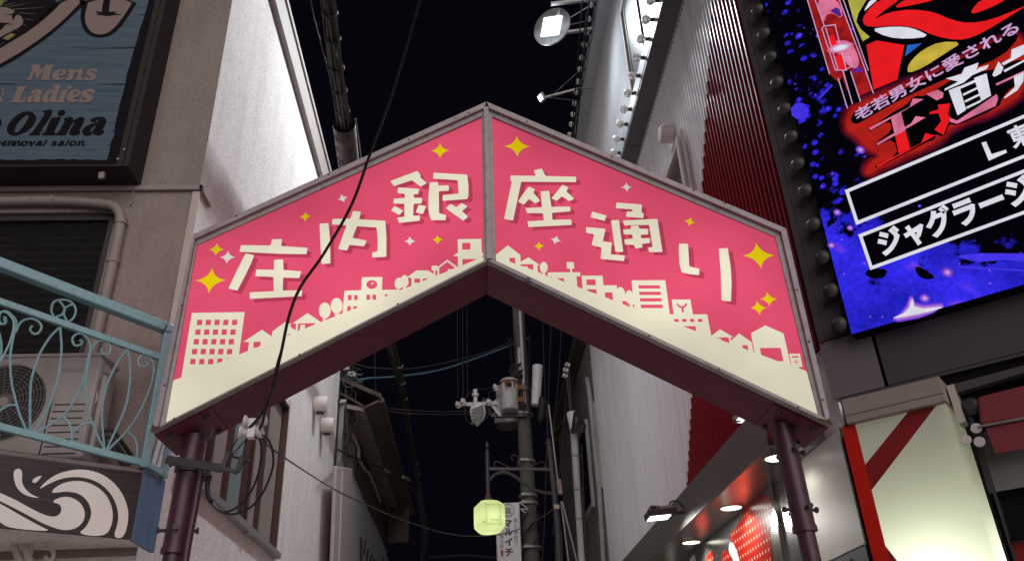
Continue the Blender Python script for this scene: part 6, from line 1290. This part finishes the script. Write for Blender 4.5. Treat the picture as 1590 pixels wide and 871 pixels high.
vtext("質", ((789, 791.5),), 11, M['ink_purple'], .0)
vtext("質と買取り", ((800.5, 806.5), (801, 815.5), (801, 824.5), (801.5, 833), (801.5, 840)), 6.2, M['ink_purple'], 0)
vtext("踏切前", ((779, 832), (779, 840), (779, 847)), 6.2, M['ink_purple'], 0)
cc = VS.at(789, 791.5, .004)
part("ring", MB().tube([cc + V(math.cos(t * PI / 16) * .115, 0, math.sin(t * PI / 16) * .115) for t in range(33)], .006, 5), M['ink_purple'], vs_)
art("red_arrow", [[(779.5, 852), (782.5, 857), (781, 857), (781, 863), (778, 863), (778, 857), (776.5, 857)]], VS, .004, M['ink_red'], vs_)
part("bracket", MB().bar(VS.at(806, 780), VS.at(820, 779), .03).bar(VS.at(808, 781), VS.at(819, 788), .02).bar(VS.at(808, 790), VS.at(820, 790), .02).bar(VS.at(809, 791), VS.at(817, 796), .02), M['galv'], vs_)

# ------------------------------------------------------------------ street lamp with green lantern
lm = thing("street_lamp", "dark street lamp with scroll arm and a glowing pale green lantern", "street lamp", (1.55, 14.0, -1.6))
LY = 14.0
T_ = lambda x, y, Y=LY: pY(x, y, Y)
part("post", MB().tube([T_(852, 688), T_(857, 730), T_(864, 800), T_(867, 830)], .05, 14).tube([T_(867, 826), T_(869, 900), V(1.62, LY, -1.6)], [.062, .062, .08], 14), M['dark_steel'], lm, True)
part("post_band", MB().bar(T_(860, 787), T_(868, 787), .10, ht=.07), mat("pale_band", (.42, .38, .28), .6), lm)
part("post_cap", MB().lathe(T_(852, 690), (0, 0, 1), [(.07, 0), (.07, .03), (.03, .06), (.03, .10)], 12), M['dark_steel'], lm)
part("arm", MB().bar(T_(757, 727.5), T_(857, 728.5), .045), M['dark_steel'], lm)
part("arm_brace", MB().tube(catmull([T_(760, 746), T_(768, 737), T_(783, 733), T_(797, 738), T_(811, 748), T_(826, 758), T_(842, 764), T_(860, 766)], 6), .03, 8), M['dark_steel'], lm, True)
part("drop_rod", MB().tube([T_(756.5, 699), T_(757, 730), T_(758, 768)], .038, 10), M['dark_steel'], lm, True)
part("finial", MB().lathe(T_(756.5, 699), (0, 0, 1), [(.02, -.01), (.03, .01), (.012, .03), (.035, .07), (.02, .13), (.002, .17)], 12), M['dark_steel'], lm)
part("lantern_cap", MB().lathe(T_(758, 776), (0, 0, 1), [(.13, -.02), (.10, .0), (.055, .03), (.04, .10)], 12), M['rust'], lm)
for p in ([(790, 725), (782, 721), (773, 716), (767, 719), (768, 724)], [(802, 725), (807, 718), (803, 708), (797, 706), (794, 710), (796, 714)], [(812, 725), (807, 716), (810, 708), (816, 707)], [(826, 725), (836, 718), (844, 717), (848, 722), (844, 725)]):
    part("arm_scroll", MB().tube(catmull([T_(*q) for q in p], 5), .010, 6), M['dark_steel'], lm, True)
# octagonal lantern: a chamfered glowing box
lc = T_(760, 803); hw, hh, ch = .242, .262, .095
def lantern():
    prof = [(hw - ch, -hh), (hw, -hh + ch * 1.1), (hw, hh - ch * .9), (hw - ch * .95, hh)]
    vs, fs = [], []
    rotz = R(14)
    for r_, z in prof:
        oc = [(r_, r_ * .55), (r_ * .55, r_), (-r_ * .55, r_), (-r_, r_ * .55), (-r_, -r_ * .55), (-r_ * .55, -r_), (r_ * .55, -r_), (r_, -r_ * .55)]
        for x, y in oc: vs.append(lc + V(x * math.cos(rotz) - y * math.sin(rotz), x * math.sin(rotz) + y * math.cos(rotz), z))
    for i in range(3):
        for k in range(8): fs.append((i * 8 + k, i * 8 + (k + 1) % 8, (i + 1) * 8 + (k + 1) % 8, (i + 1) * 8 + k))
    fs += [tuple(range(7, -1, -1)), tuple(24 + k for k in range(8))]
    return MB().add(vs, fs)
def lantern_mat():
    m = bpy.data.materials.new("lantern_opal"); m.use_nodes = True; t = m.node_tree; N, L = t.nodes.new, t.links.new
    b = t.nodes["Principled BSDF"]; b.inputs["Base Color"].default_value = (.55, .62, .32, 1); b.inputs["Roughness"].default_value = .35
    tr_ = N("ShaderNodeBsdfTranslucent"); tr_.inputs[0].default_value = (.88, .96, .60, 1)
    mx = N("ShaderNodeMixShader"); mx.inputs[0].default_value = .8; L(b.outputs[0], mx.inputs[1]); L(tr_.outputs[0], mx.inputs[2]); L(mx.outputs[0], t.nodes["Material Output"].inputs[0]); return m
ln_ = part("lantern", lantern(), lantern_mat(), lm, True, .022)
fr_ = MB()
rz = Matrix.Rotation(R(14), 3, 'Z')
for sx in (-1, 1): fr_.obox(lc + rz @ V(sx * .125, -hw - .003, -.0), rz @ V(.004, 0, 0), rz @ V(0, .003, 0), V(0, 0, .16))
for sz in (-.16, .16): fr_.obox(lc + rz @ V(0, -hw - .003, sz), rz @ V(.125, 0, 0), rz @ V(0, .003, 0), V(0, 0, .004))
part("lantern_rib", fr_, lantern_mat(), lm)
for k, (dx, dz) in enumerate(((-.03, -.09), (-.005, -.088), (.02, -.09), (.045, -.089), (.07, -.088), (.09, -.087), (-.17, -.13), (-.16, -.115))):
    part("speck", MB().obox(lc + rz @ V(dx, -hw - .004, 0) + V(0, 0, dz), (.008, 0, 0), (0, .003, 0), (0, 0, .005)), M['ink'], lm)
pl2 = bpy.data.lights.new("lantern_lamp", 'POINT'); pl2.energy = 2.7; pl2.color = (.92, 1, .72); pl2.shadow_soft_size = .09
o2 = bpy.data.objects.new("lantern_lamp", pl2); COL.objects.link(o2); o2.location = lc + V(0, 0, -.03)

# ------------------------------------------------------------------ pipes, cables and low building beyond the white wall
fb = thing("building", "low grey building with dark eave beyond the white corrugated wall", "building", (4.0, 18.5, -1.6))
part("wall", MB().box((2.48, 15.4, -1.6), (6, 22, 7.0)), M['house_wall'], fb)
part("eave", MB().box((2.25, 15.4, 7.01), (6.2, 22.2, 7.25)), M['house_brown'], fb)
wn = part("window", MB().box((2.41, 16.3, 3.8), (2.475, 18.0, 5.6)), M['pipe_white'], fb)
part("pane", MB().box((2.40, 16.4, 3.9), (2.408, 17.9, 5.5)), M['darkglass'], wn)
pp = thing("riser_pipe", "white cable riser pipe bound with straps at the far corner of the white wall", "pipe", (2.2, 15.2, -1.6))
part("pipe", MB().tube([pY(890, 642, 15.0), pY(893, 700, 15.0), pY(900, 800, 15.0), pY(906, 890, 15.0)], .075, 12), M['pipe_white'], pp, True)
part("cap", MB().tube([pY(886, 640, 15.0), pY(889, 650, 15.0), pY(891, 668, 15.0)], [.085, .10, .075], 10), M['sign_white'], pp, True)
for y in (668, 708, 760, 806): part("strap", MB().lathe(pY(890.5 + (y - 642) * .062, y, 15.0), (0, 0, 1), [(.08, -.02), (.09, -.015), (.09, .015), (.08, .02)], 12), M['galv'], pp)
tag(part("cable_coil", MB().tube([pY(901 + 7.5 * math.cos(t * PI / 10), 663 + 9 * math.sin(t * PI / 10), 14.8) for t in range(21)], .02, 6).tube(catmull([pY(896, 640, 14.8), pY(898, 655, 14.8), pY(889, 672, 14.8), pY(893, 640, 14.8)], 5), .03, 6), M['cable'], None, True), "coil of black cable hung beside the white riser pipe", "cable")
for i, (x0, y0, x1, y1) in enumerate(((898, 672, 910, 880), (903, 690, 913, 880))):
    tag(part("cable", MB().tube([pY(x0, y0, 14.9), pY((x0 + x1) / 2 - 1, (y0 + y1) / 2, 14.9), pY(x1, y1, 14.9)], .014, 6), M['cable']), ("black cable running down close beside the white riser pipe", "black cable running down the wall a little right of the white riser pipe")[i], "cable", "cables beside the riser pipe")
for i, (px, py) in enumerate(((881, 566), (878, 574), (877, 583))):
    c = pY(px, py, 15.1)
    tag(part("insulator", MB().lathe(c, (-.7, -.3, .2), [(.02, -.05), (.05, -.04), (.035, 0), (.05, .03), (.02, .05)], 12), M['porcelain'], None, True),
        ("topmost", "middle", "lowest")[i] + " of the three white knob insulators under the dark eave left of the white wall", "insulator", "knob insulators under the dark eave")
for gi, (a, b) in enumerate((((883, 568), (887, 642)), ((880, 584), (886, 642)))):
    wire([pY(*a, 15.1), pY((a[0] + b[0]) / 2, (a[1] + b[1]) / 2, 15.05), pY(*b, 15.0)], .016, M['cable_grey'], ("grey lead from the topmost knob insulator down to the riser pipe", "grey lead from the lowest knob insulator down to the riser pipe")[gi], "wire", "leads down to the riser pipe")
